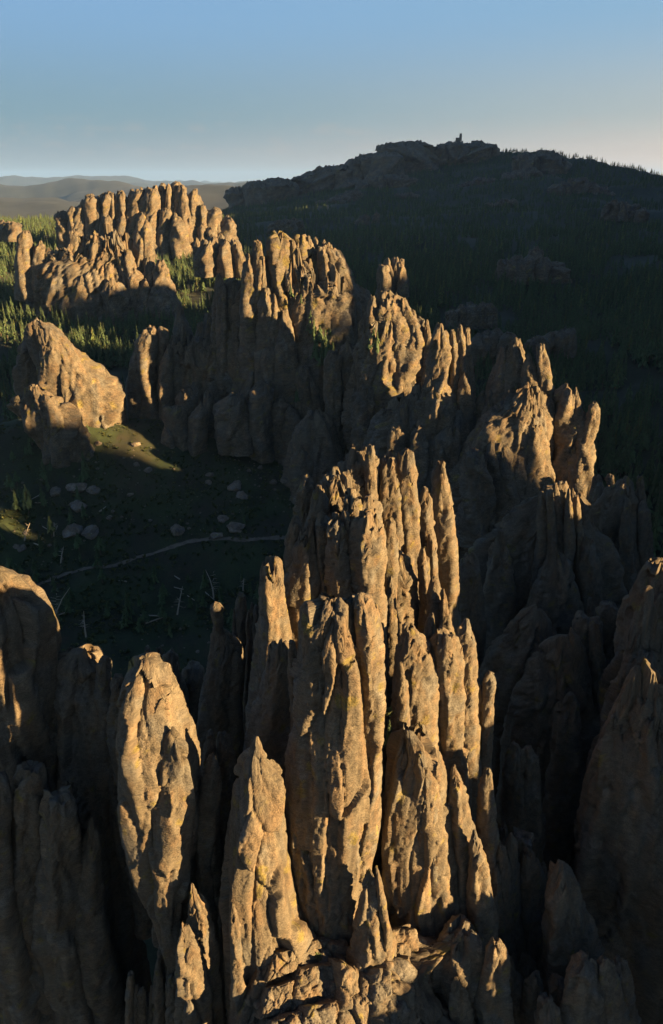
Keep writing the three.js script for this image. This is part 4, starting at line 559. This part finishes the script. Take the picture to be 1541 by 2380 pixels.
outcrop('leaning crag with a pale sunlit face at the foot of the mountain', 62, [820, 874], [[820, 518], [850, 492], [874, 484]], [[820, 528], [874, 524]], [1120, 1140], 4, [9, 14], 6);
outcrop('line of pinkish sunlit rocks among trees on the mountain slope', 63, [1066, 1196], [[1066, 496], [1110, 480], [1150, 466], [1196, 456]], [[1066, 508], [1196, 472]], [1290, 1330], 11, [5, 10], 6);
outcrop('broad pale outcrop half buried in the right-hand forest', 64, [1170, 1310], [[1170, 600], [1210, 578], [1240, 570], [1262, 586], [1310, 606]], [[1170, 630], [1310, 626]], [640, 665], 13, [10, 18], 16);
outcrop('tall grey stack in the forest behind the golden massif', 65, [884, 940], [[884, 610], [905, 594], [930, 590], [940, 600]], [[884, 660], [940, 656]], [560, 580], 6, [8, 14], 20);
outcrop('scattered low rocks in the forest above the finger spires', 66, [1040, 1150], [[1040, 716], [1100, 696], [1150, 700]], [[1040, 726], [1150, 722]], [470, 490], 10, [6, 12], 8);
outcrop('dark flat rocks in the forest right of the finger spires', 67, [1110, 1180], [[1110, 770], [1150, 758], [1180, 762]], [[1110, 800], [1180, 796]], [375, 390], 6, [12, 20], 12);
outcrop('long grey rock rib on the shaded right-hand forest slope', 68, [1230, 1330], [[1230, 782], [1290, 762], [1330, 756]], [[1230, 798], [1330, 782]], [385, 400], 8, [10, 16], 6);
outcrop('two small pale pinnacles beyond the dark right-hand towers', 69, [1372, 1424], [[1372, 1112], [1384, 1098], [1410, 1106], [1424, 1092]], [[1372, 1150], [1424, 1150]], [205, 212], 3, [6, 9], 6);
outcrop('pale ledges in the saddle between far massif and mountain', 70, [630, 700], [[630, 512], [660, 504], [700, 508]], [[630, 526], [700, 524]], [1010, 1040], 7, [8, 14], 6);
outcrop('grey crags peeping out behind the top of the golden massif', 71, [720, 770], [[720, 560], [740, 544], [770, 566]], [[720, 600], [770, 600]], [400, 412], 6, [6, 11], 8);
outcrop('grey boulder heap near the right edge of the mountain flank', 72, [1400, 1500], [[1400, 470], [1450, 462], [1500, 480]], [[1400, 494], [1500, 498]], [1080, 1120], 7, [6, 12], 6);
outcrop('small shaded crag at the left edge of the forest', 73, [0, 40], [[0, 512], [20, 506], [40, 515]], [[0, 535], [40, 535]], [760, 780], 4, [8, 14], 6);

// stone lookout tower on the summit
{
  const p = at(1068, 324, 2150), root = new THREE.Group(); root.name = 'lookout_tower'; root.position.set(p.x, p.y - 3, p.z); root.scale.setScalar(0.6); tag(root, 'small stone lookout tower standing on the mountain summit', 'tower');
  const stone = new THREE.MeshStandardMaterial({ color: new THREE.Color().setRGB(0.24, 0.21, 0.18), roughness: 1, map: grainMap }), glass = new THREE.MeshStandardMaterial({ color: new THREE.Color().setRGB(0.05, 0.06, 0.07), roughness: 0.3 });
  const bx = (n, w, h, d, x, y, z, m, par = root) => { const q = new THREE.Mesh(new THREE.BoxGeometry(w, h, d), m); q.name = n; q.position.set(x, y, z); par.add(q); return q; };
  bx('base', 17, 12, 13, -7, 4, 0, stone); const t = bx('wall', 10, 22, 10, 4, 10, 0, stone); bx('cabin', 8.4, 4.6, 8.4, 4, 23.3, 0, glass); bx('roof', 10.6, 1.8, 10.6, 4, 26.5, 0, stone); bx('parapet', 17.4, 1.4, 13.4, -7, 10.7, 0, stone);
  for (const s of [-1, 1]) { const w = bx('window', 1.6, 2.6, 0.4, s * 2.2, 4, 5.05, glass, t); w.name = 'window'; }
  put(root);
}

// ---------------------------------------------------------------- trees
const leaf = [], bark = new THREE.MeshStandardMaterial({ color: new THREE.Color().setRGB(0.075, 0.05, 0.034), roughness: 1 }), deadwood = new THREE.MeshStandardMaterial({ color: new THREE.Color().setRGB(0.30, 0.255, 0.20), roughness: 1 });
function crownGeometry(seed, wide, n, start = 0.16) {        // whorls of drooping sprays round a trunk 1 m tall in all
  const r = rng(seed), P = [], C = [];
  for (let i = 0; i < n; i++) {
    const t = Math.pow((i + r()) / n, 0.85), y = start + (1 - start) * t, len = wide * (1 - t * 0.94) * (0.55 + 0.6 * r()) * (1 + 0.25 * Math.sin(i * 1.7 + seed)), a = i * 2.39996 + r() * 1.2, ca = Math.cos(a), sa = Math.sin(a), droop = 0.05 + 0.13 * r(), wd = len * (0.30 + 0.22 * r()), th = 0.035 + 0.03 * r(), roll = (r() - 0.5) * 1.1;
    const b = [0, y, 0], tip = [ca * len, y - droop * (1 - t) - 0.01, sa * len], mx = ca * len * 0.6, mz = sa * len * 0.6, my = y + 0.012;
    const L = [mx - sa * wd, my - th * 0.6 + roll * wd * 0.5, mz + ca * wd], Rr = [mx + sa * wd, my - th * 0.6 - roll * wd * 0.5, mz - ca * wd], U = [mx, my + th, mz];
    P.push(...b, ...L, ...U, ...b, ...U, ...Rr, ...L, ...tip, ...U, ...U, ...tip, ...Rr);
    const v = 0.72 + 0.56 * r(); for (let k = 0; k < 12; k++) C.push(0.042 * v * (0.85 + 0.3 * r()), 0.068 * v, 0.024 * v);
  }
  const g = new THREE.BufferGeometry(); g.setAttribute('position', new THREE.Float32BufferAttribute(P, 3)); g.setAttribute('color', new THREE.Float32BufferAttribute(C, 3)); g.computeVertexNormals(); return g;
}
function trunkGeometry(r0, h, seed = 1, n = 5) { const g = new THREE.CylinderGeometry(r0 * 0.25, r0, h, n, 3).translate(0, h / 2, 0), p = g.attributes.position, r = rng(seed), a = (r() - 0.5) * 0.06, b = (r() - 0.5) * 0.06; for (let i = 0; i < p.count; i++) { const y = p.getY(i); p.setX(i, p.getX(i) + a * y * y); p.setZ(i, p.getZ(i) + b * y * y); } g.computeVertexNormals(); g.deleteAttribute('uv'); return g; }
const needles = new THREE.MeshStandardMaterial({ vertexColors: true, roughness: 0.9, side: THREE.DoubleSide });
const protos = [[81, 0.155, 58], [82, 0.19, 62], [83, 0.135, 54], [84, 0.22, 60], [85, 0.17, 50]].map(([s, w, n], i) => {
  const t = new THREE.Group(), tr = new THREE.Mesh(trunkGeometry(0.018, 0.97, s), bark), cr = new THREE.Mesh(crownGeometry(s, w, n, i === 3 ? 0.34 : 0.14), needles); tr.name = 'trunk'; cr.name = 'crown'; t.add(tr, cr); return t;
});
function tree(p, h, kind, turn, label, group, name = 'pine_tree', wide = 1) { const t = protos[kind % protos.length].clone(); t.name = numbered(name); t.position.copy(p); t.position.y -= 0.15; t.scale.set(h * wide, h, h * wide); t.rotation.y = turn; tag(t, label, 'tree', group); return put(t); }
function snag(p, h, lean, seed, label) {
  const r = rng(seed), t = new THREE.Group(); t.name = numbered('dead_tree'); t.position.copy(p); t.position.y -= 0.2; t.rotation.z = lean; tag(t, label, 'dead tree');
  const tr = new THREE.Mesh(trunkGeometry(0.22 + h * 0.008, h, seed, 6), deadwood); tr.name = 'trunk'; t.add(tr);
  const parts = []; for (let i = 0; i < 16; i++) { const y = h * (0.35 + 0.6 * r()), a = r() * 6.28, len = (1 - y / h) * h * 0.22 + 0.5 + 0.5 * r(); parts.push(new THREE.CylinderGeometry(0.02, 0.07, len, 4).translate(0, len / 2, 0).rotateZ(1.35 + 0.4 * r()).rotateY(a).translate(0, y, 0)); }
  const br = new THREE.Mesh(mergeGeometries(parts), deadwood); br.name = 'branches'; t.add(br); return put(t);
}
// lone trees of the meadow: foot x, foot y, tip y, kind, label
for (const [x, y, top, k, label, w = 1.2] of [
  [200, 1118, 1048, 1, 'tall full pine standing alone beside the ridged rock, upper left meadow'], [68, 1193, 1127, 3, 'bare-stemmed pine with a high crown at the left of the meadow'], [121, 1250, 1200, 3, 'slim pine above the sunlit boulder at left of the meadow'],
  [301, 1440, 1366, 0, 'narrow spruce standing alone below the trail'], [160, 1428, 1376, 1, 'bushy pine just below the left end of the trail'], [104, 1472, 1402, 2, 'yellowish slim spruce beside the left-edge rock tip'], [378, 1412, 1380, 3, 'small round pine below the middle of the trail', 1.6],
  [444, 1414, 1380, 1, 'small ragged pine left of the tall grey snag'], [474, 1420, 1380, 3, 'dim small pine right of the ragged pine below the trail'], [354, 1374, 1358, 3, 'tiny bushy pine on the slope just under the trail', 2], [568, 1218, 1190, 2, 'thin young pine growing beside the sunlit boulder on the trail', 1.7],
  [60, 1392, 1312, 3, 'leaning bare-stemmed pine above the left-edge rock tip'], [86, 1354, 1298, 1, 'young pine by the left end of the trail'], [40, 1188, 1138, 1, 'dim pine at the far left of the meadow'], [72, 1062, 1016, 1, 'pine at the foot of the ridged rock, far left'], [28, 1340, 1290, 3, 'broad sunlit pine at the left edge above the rock tip', 1.7],
  [478, 868, 798, 0, 'lone spruce growing on the dark craggy wall'], [490, 862, 806, 2, 'second thinner spruce on the dark craggy wall', 1], [30, 770, 744, 1, 'pine behind the slanted golden rock, far left'], [107, 736, 708, 0, 'spruce right behind the tip of the slanted golden rock']]) {
  const p = groundAt(x, y), h = at(x, top, -p.z).y - at(x, y, -p.z).y; tree(p, Math.max(2, h), k, x, label, null, 'pine_tree', w);
}
for (const [x, y, top, lean, label] of [[57, 1257, 1211, 0.25, 'leaning pale dead trunk at the left of the meadow'], [497, 1390, 1325, 0.05, 'tall grey snag standing alone below the trail'], [412, 1428, 1366, 0.2, 'tilted grey snag left of the tall snag'], [128, 1444, 1362, 0.18, 'branchy pale snag near the left-edge rock'], [200, 1480, 1424, -0.02, 'thin crooked snag in the dark below the trail'], [141, 1308, 1270, 0.2, 'short leaning dead trunk above the left end of the trail'], [565, 1372, 1343, 0.04, 'small snag near the ragged dark blades'], [125, 1246, 1212, 0.2, 'bare leaning stem beside the slim pine']]) {
  const p = groundAt(x, y), h = at(x, top, -p.z).y - at(x, y, -p.z).y; snag(p, Math.max(3, h), -lean, x, label);
}
// trees lodged in the cleft of the golden massif and below the right-hand crag
const ledgeTrees = [[905, 1700, 56, 2.6], [722, 770, 292, 9], [730, 790, 290, 10], [744, 806, 290, 9], [756, 826, 288, 11], [766, 800, 292, 10], [734, 832, 286, 10], [748, 850, 284, 11], [764, 856, 284, 12], [736, 742, 297, 7], [774, 842, 287, 9], [868, 800, 262, 7], [876, 812, 261, 8], [860, 818, 262, 7], [676, 684, 293, 5], [700, 700, 293, 4], [690, 930, 283, 6]];
for (const [i, [x, y, d, h]] of ledgeTrees.entries()) { const q = at(x, y, d); tree(new THREE.Vector3(q.x, q.y - 1.2, q.z), h, i, i, 'dark pine lodged among the rocks of the golden middle massifs', 'pines lodged in the middle massifs', 'ledge_pine', 1.35); }

// small pines of the gap between the middle ridge and the shaded right-hand towers, and of the meadow's rim
{
  const r = rng(61);
  for (let i = 0; i < 26; i++) { const x = lerp(1070, 1200, r()), y = lerp(1140, 1235, r()); tree(groundAt(x, y), 6 + 5 * r(), i, i, 'dim pine in the dark gap right of the lone slender needle', 'pines of the dark gap', 'pine_tree', 1.3); }
  for (let i = 0; i < 34; i++) { const x = lerp(0, 240, r()), y = lerp(1010, 1345, r()); tree(groundAt(x, y), 3 + 5 * r(), i, i, 'small pine on the grassy slope at the left edge', 'small pines of the left slope', 'young_pine', 1.3 + 0.5 * r()); }
  for (let i = 0; i < 30; i++) { const x = lerp(100, 620, r()), y = lerp(1345, 1480, r()); tree(groundAt(x, y), 2.5 + 5 * r(), i, i, 'small dim pine in the dark ground below the trail', 'small pines below the trail', 'young_pine', 1.3 + 0.5 * r()); }
  const logShape = new THREE.CylinderGeometry(0.1, 0.24, 1, 6, 1).rotateZ(Math.PI / 2);
  for (let i = 0; i < 16; i++) { const lower = i % 2, p = lower ? groundAt(lerp(100, 600, r()), lerp(1340, 1470, r())) : groundAt(lerp(0, 260, r()), lerp(1150, 1330, r())), m = new THREE.Mesh(logShape, deadwood); m.name = numbered('fallen_log'); m.position.copy(p); m.position.y += 0.12; m.scale.set(4 + 6 * r(), 1, 1); m.rotation.y = r() * 6.28; tag(m, lower ? 'pale fallen log in the dark ground below the trail' : 'pale fallen log on the grassy slope at the left edge', 'log', lower ? 'logs below the trail' : 'logs of the left slope'); put(m); }
}
// the forest
{
  const r = rng(2024), spots = [], blocked = [];
  for (const o of scene.children) if (/rock_massif|granite|cliff|outcrop/.test(o.name)) for (const m of o.children) { m.geometry.computeBoundingBox(); const b = m.geometry.boundingBox; blocked.push([b.min.x + o.position.x, b.max.x + o.position.x, b.min.z + o.position.z, b.max.z + o.position.z]); }
  const inRock = (x, z) => blocked.some(([a, b, c, d]) => { const mx = (a + b) / 2, mz = (c + d) / 2, hx = (b - a) / 2, hz = (d - c) / 2; return ((x - mx) / hx) ** 2 + ((z - mz) / hz) ** 2 < 0.8; });
  const put1 = (n, d0, d1, t0, t1) => { for (let i = 0; i < n; i++) { const d = Math.sqrt(lerp(d0 * d0, d1 * d1, r())), t = lerp(t0, t1, r()), x = d * t, z = -d; if (meadowness(x, z) > 0.2 + 0.6 * r()) continue; if (fbm(x / 38, 4.4, z / 38, 3) < -0.28 + (d > 900 ? 0.06 : 0)) continue; if (inRock(x, z)) continue; spots.push([x, z, d, t, 7.5 + 9 * r() * (0.5 + 0.5 * r()) + - (d > 1000 ? 3.5 : 0)]); } };
  put1(4200, 150, 420, -0.02, 0.62); put1(2200, 260, 430, -0.55, -0.05); put1(15000, 420, 800, -0.55, 0.62); put1(22000, 800, 1500, -0.55, 0.6); put1(26000, 1500, 2300, -0.2, 0.55);
  // wooded rises right of the view
  for (let i = 0; i < 2600; i++) { const x = lerp(170, 520, r()), z = lerp(60, -300, r()); if (x / Math.max(1, -z) > 0.6 || z > 0) spots.push([x, z, 9999, 9, 9 + 6 * r()]); }
  spots.sort((a, b) => a[2] - b[2]);
  const zones = [[1290, 1541, 880, 1180, 110, 'dark pine of the forest beside the small broken crag, right', 'pines beside the broken crag'], [1110, 1541, 690, 880, 90, 'dark pine on the shaded forest slope behind the finger spires and hunched massif', 'pines of the shaded slope'], [0, 420, 690, 870, 60, 'pine of the wood between the slanted golden rock and the far left massif', 'pines of the left wood'], [360, 560, 590, 720, 30, 'pine of the dark wood right of the far left massif', 'pines right of the far massif']];
  const lone = new Set();
  for (const [x0, x1, y0, y1, n, label, group] of zones) {
    const mine = spots.filter(([x, z, d]) => { if (d > 2000) return false; const [px, py] = sight(x, ground(x, z) - EYE, -z); return px > x0 && px < x1 && py > y0 && py < y1; }).slice(0, n);
    for (const s of mine) if (!lone.has(s)) { lone.add(s); const [x, z, d, t, h] = s; tree(new THREE.Vector3(x, ground(x, z), z), h, Math.floor(r() * 5), r() * 6.28, label, group, 'pine_tree', 1.1 + 0.3 * r()); }
  }
  const rest = spots.filter((s) => !lone.has(s)), kinds = [[91, 0.17, 30], [92, 0.20, 34], [93, 0.15, 28], [94, 0.23, 32]].map(([s, w, n]) => { const c = crownGeometry(s, w, n, 0.1), t = trunkGeometry(0.02, 0.9, s, 4).toNonIndexed(); const a = new Float32Array(t.attributes.position.count * 3); for (let i = 0; i < a.length; i += 3) { a[i] = 0.075; a[i + 1] = 0.05; a[i + 2] = 0.034; } t.setAttribute('color', new THREE.BufferAttribute(a, 3)); return mergeGeometries([c, t]); });
  const forest = new THREE.Group(); forest.name = 'forest'; tag(forest, 'dense dark conifer forest covering the valley and mountain slopes', 'forest', null, 'stuff');
  const m4 = new THREE.Matrix4(), q = new THREE.Quaternion(), up = new THREE.Vector3(0, 1, 0), cc = new THREE.Color();
  kinds.forEach((g, k) => {
    const mine = rest.filter((_, i) => i % kinds.length === k), im = new THREE.InstancedMesh(g, needles, mine.length); im.name = 'trees'; im.userData.kind = 'stuff';
    mine.forEach(([x, z, d, t, h], i) => { q.setFromAxisAngle(up, r() * 6.28); const w = h * (0.75 + 1.1 * r() * r()); m4.compose(new THREE.Vector3(x, ground(x, z) - 0.3, z), q, new THREE.Vector3(w, h, w)); im.setMatrixAt(i, m4); const v = 0.75 + 0.5 * r(), y = r() < 0.12 ? 1.7 : 1; cc.setRGB(v * y, v * (0.5 + 0.5 * y), v); im.setColorAt(i, cc); });
    forest.add(im);
  });
  put(forest);
}

// ---------------------------------------------------------------- boulders, trail, undergrowth
function boulderGeometry(seed, flat) {
  const g = new THREE.IcosahedronGeometry(1, 5), p = g.attributes.position, col = new Float32Array(p.count * 3), uv = new Float32Array(p.count * 2), so = seed * 7.7, r = rng(seed), cuts = [...Array(13)].map(() => [new THREE.Vector3(r() - 0.5, r() - 0.4, r() - 0.5).normalize(), 0.56 + 0.26 * r()]), v = new THREE.Vector3();
  for (let i = 0; i < p.count; i++) {
    v.fromBufferAttribute(p, i); for (const [n, d] of cuts) { const k = v.dot(n) - d; if (k > 0) v.addScaledVector(n, -k * 0.97); }
    cells(v.x * 1.3 + so, v.y * 1.3, v.z * 1.3); const e = VO.f2 - VO.f1, id = VO.id, f = 1 + 0.16 * fbm(v.x * 1.6 + so, v.y * 1.6, v.z * 1.6, 4) - 0.09 * Math.exp(-e * 10) + 0.08 * (id - 0.5);
    v.multiplyScalar(f); v.y *= flat; p.setXYZ(i, v.x, v.y, v.z); rockColour(col, i * 3, v.x * 3 + so, v.y * 3, v.z * 3, 2, -0.1, id - 0.5); uv[i * 2] = v.x * 0.7 + v.z * 0.4; uv[i * 2 + 1] = v.y * 0.7;
    col[i * 3] *= 1.45; col[i * 3 + 1] *= 1.5; col[i * 3 + 2] *= 1.68;
  }
  g.setAttribute('color', new THREE.BufferAttribute(col, 3)); g.setAttribute('uv', new THREE.BufferAttribute(uv, 2)); g.computeVertexNormals(); return g;
}
const boulderKinds = [...Array(7)].map((_, i) => boulderGeometry(400 + i, 0.62 + 0.08 * (i % 4)));
function boulder(x, y, w, label, kind, group, name = 'boulder') {
  const p = groundAt(x, y), s = at(0, y, -p.z).t / FPX * w / 2, m = new THREE.Mesh(boulderKinds[kind % 7], rockNear); m.name = numbered(name); m.position.set(p.x, p.y + s * 0.06, p.z); m.scale.set(s, s * (0.9 + 0.25 * ((kind * 7) % 3) / 3), s * 0.9); m.rotation.y = kind * 1.7 + x; tag(m, label, 'boulder', group); return put(m);
}
[[180, 1136, 56, 'big dark double boulder under the ridged rock, upper left meadow'], [217, 1140, 40, 'dark boulder touching the big double boulder'], [128, 1146, 38, 'dark rounded boulder left of the big double boulder'], [183, 1182, 48, 'flat dark boulder below the big double boulder'], [170, 1236, 56, 'sunlit boulder with a long tail, left of the meadow'], [212, 1240, 46, 'dark tail end of the sunlit boulder, left of the meadow'], [412, 1232, 46, 'lone dark boulder just above the middle of the trail'], [548, 1230, 52, 'big sunlit boulder above the right end of the trail'], [502, 1246, 34, 'flat sunlit boulder beside the trail, left of the big one'], [520, 1206, 34, 'dark boulder behind the big sunlit boulder'], [547, 1136, 44, 'large grey boulder in the middle of the boulder field'], [562, 1152, 36, 'grey boulder leaning on the large grey boulder'], [487, 1104, 24, 'upright grey block left of the large grey boulder'], [486, 1122, 20, 'small block beneath the upright grey block'], [635, 1122, 24, 'pale boulder near the right side of the boulder field'], [302, 1150, 19, 'pale square boulder alone in the dark grass'], [254, 1204, 20, 'pale boulder right of the flat dark boulders'], [262, 1190, 13, 'small pale boulder above another, left meadow'], [283, 1202, 12, 'small white boulder right of a pale pair'], [345, 1094, 22, 'broken white boulder in the upper meadow'], [318, 1080, 18, 'white boulder left of the broken white one'], [228, 1032, 22, 'white boulder at the foot of the ridged rock'], [315, 1034, 24, 'grey boulder in front of the dark craggy wall'], [562, 1056, 12, 'upright white stone below the dark craggy wall'], [605, 1088, 17, 'pale boulder high on the right of the boulder field'], [578, 1094, 15, 'pale boulder beside a row of stones, boulder field'], [50, 1276, 26, 'sunlit pale boulder at the left edge of the grass'], [38, 1270, 22, 'grey boulder beside the sunlit one at the left edge'], [115, 1268, 14, 'small sunlit stone in the bright grass at left'], [350, 1210, 12, 'small grey stone above the trail, middle of meadow'], [440, 1228, 11, 'small pale stone right of the lone dark boulder']].forEach(([x, y, w, l], i) => boulder(x, y, w, l, i));
{
  const r = rng(77); let n = 0;
  const scatter = (count, x0, x1, y0, y1, w0, w1, label, group) => { for (let i = 0; i < count; i++) boulder(lerp(x0, x1, r()), lerp(y0, y1, r()), lerp(w0, w1, r() ** 2.5), label, 100 + n++, group, 'stone'); };
  scatter(140, 530, 690, 940, 1190, 3.5, 12, 'small pale stone scattered in the boulder field below the golden massif', 'stones of the boulder field');
  scatter(130, 200, 560, 1020, 1245, 3, 9, 'small pale stone lying in the dark meadow grass', 'stones of the dark meadow');
  scatter(40, 0, 220, 1030, 1330, 4, 11, 'small stone on the grassy slope at the left edge', 'stones of the left slope');
  scatter(45, 330, 620, 1400, 1520, 4, 12, 'dim stone in the dark ground below the trail', 'stones below the trail');
}
{
  // trail: a worn band that follows the land
  const line = [[60, 1372], [110, 1350], [180, 1328], [240, 1318], [300, 1304], [360, 1286], [410, 1268], [460, 1257], [520, 1253], [580, 1254], [640, 1251], [690, 1247], [740, 1240]].map(([x, y]) => groundAt(x, y)), curve = new THREE.CatmullRomCurve3(line), n = 260, w = 7, pos = [], idx = [], col = [];
  for (let i = 0; i <= n; i++) { const p = curve.getPoint(i / n), t = curve.getTangent(i / n), sx = -t.z, sz = t.x, q = Math.hypot(sx, sz), hw = 0.85 + 0.35 * noise(i * 0.09, 3.3, 1); for (let k = 0; k <= w; k++) { const u = (k / w * 2 - 1) * (hw + 0.35 * noise(i * 0.5, k, 9)), x = p.x + sx / q * u, z = p.z + sz / q * u; pos.push(x, ground(x, z) + 0.16, z); const v = 0.85 + 0.4 * noise(x * 0.8, 4.4, z * 0.8); col.push(0.14 * v, 0.11 * v, 0.08 * v); } }
  for (let i = 0; i < n; i++) for (let k = 0; k < w; k++) { const a = i * (w + 1) + k, b = a + 1, c = a + w + 1, d = c + 1; idx.push(a, b, d, a, d, c); }
  const g = new THREE.BufferGeometry(); g.setAttribute('position', new THREE.Float32BufferAttribute(pos, 3)); g.setAttribute('color', new THREE.Float32BufferAttribute(col, 3)); g.setIndex(idx); g.computeVertexNormals();
  const m = new THREE.Mesh(g, new THREE.MeshStandardMaterial({ vertexColors: true, roughness: 1, side: THREE.DoubleSide })); m.name = 'trail'; tag(m, 'pale dirt trail winding across the dark meadow', 'trail', null, 'structure'); put(m);
}
{
  // low shrubs and tufts of the meadow; a few grow in the clefts of the sunlit ledge
  const r = rng(555), P = [], C = []; for (let i = 0; i < 26; i++) { const a = r() * 6.28, l = 0.35 + 0.5 * r(), y = 0.2 + 0.6 * r(), w = 0.22 + 0.15 * r(), x = Math.cos(a) * l, z = Math.sin(a) * l, v = 0.7 + 0.6 * r(); P.push(x * 0.2, 0, z * 0.2, x - z * w, y, z + x * w, x + z * w, y + 0.15, z - x * w); for (let k = 0; k < 3; k++) C.push(0.046 * v, 0.062 * v, 0.017 * v); }
  const g = new THREE.BufferGeometry(); g.setAttribute('position', new THREE.Float32BufferAttribute(P, 3)); g.setAttribute('color', new THREE.Float32BufferAttribute(C, 3)); g.computeVertexNormals();
  const spots = []; for (let i = 0; i < 26000; i++) { const d = lerp(145, 345, r()), x = d * lerp(-0.52, 0.12, r()), z = -d; if (fbm(x / 11, 2.2, z / 11, 3) > -0.1 + 0.4 * (r() - 0.5)) spots.push([x, z]); }
  const im = new THREE.InstancedMesh(g, needles, spots.length), m4 = new THREE.Matrix4(), q = new THREE.Quaternion(), up = new THREE.Vector3(0, 1, 0), cc = new THREE.Color(); im.name = 'undergrowth'; tag(im, 'low shrubs and grass tufts covering the meadow', 'undergrowth', null, 'stuff');
  spots.forEach(([x, z], i) => { q.setFromAxisAngle(up, r() * 6.28); const s = 0.25 + 0.9 * r() ** 3; m4.compose(new THREE.Vector3(x, ground(x, z) - 0.05, z), q, new THREE.Vector3(s, s * (0.6 + 0.5 * r()), s)); im.setMatrixAt(i, m4); const y = r(); cc.setRGB(0.7 + 0.9 * y, 0.8 + 0.4 * y, 0.8); im.setColorAt(i, cc); });
  put(im);
  for (const [x, y, d, s, label] of [[742, 2228, 46, 0.5, 'small green tuft in the cleft below the ledge block'], [905, 2172, 48.8, 0.5, 'green tuft along the crack behind the long cracked block'], [850, 2262, 45, 0.55, 'green tuft between the middle slab and the cracked block'], [902, 1662, 57, 0.9, 'dark shrub in the cleft beside the slim blade']]) { const q1 = at(x, y, d), m = new THREE.Mesh(g, needles); m.name = numbered('shrub'); m.position.set(q1.x, q1.y, q1.z); m.scale.setScalar(s); tag(m, label, 'shrub'); put(m); }
}

// ---------------------------------------------------------------- air
scene.fog = new THREE.FogExp2(new THREE.Color().setRGB(0.27, 0.50, 1.0), 0.000021);
console.log('triangles', Math.round(triangles));
renderer.render(scene, camera);
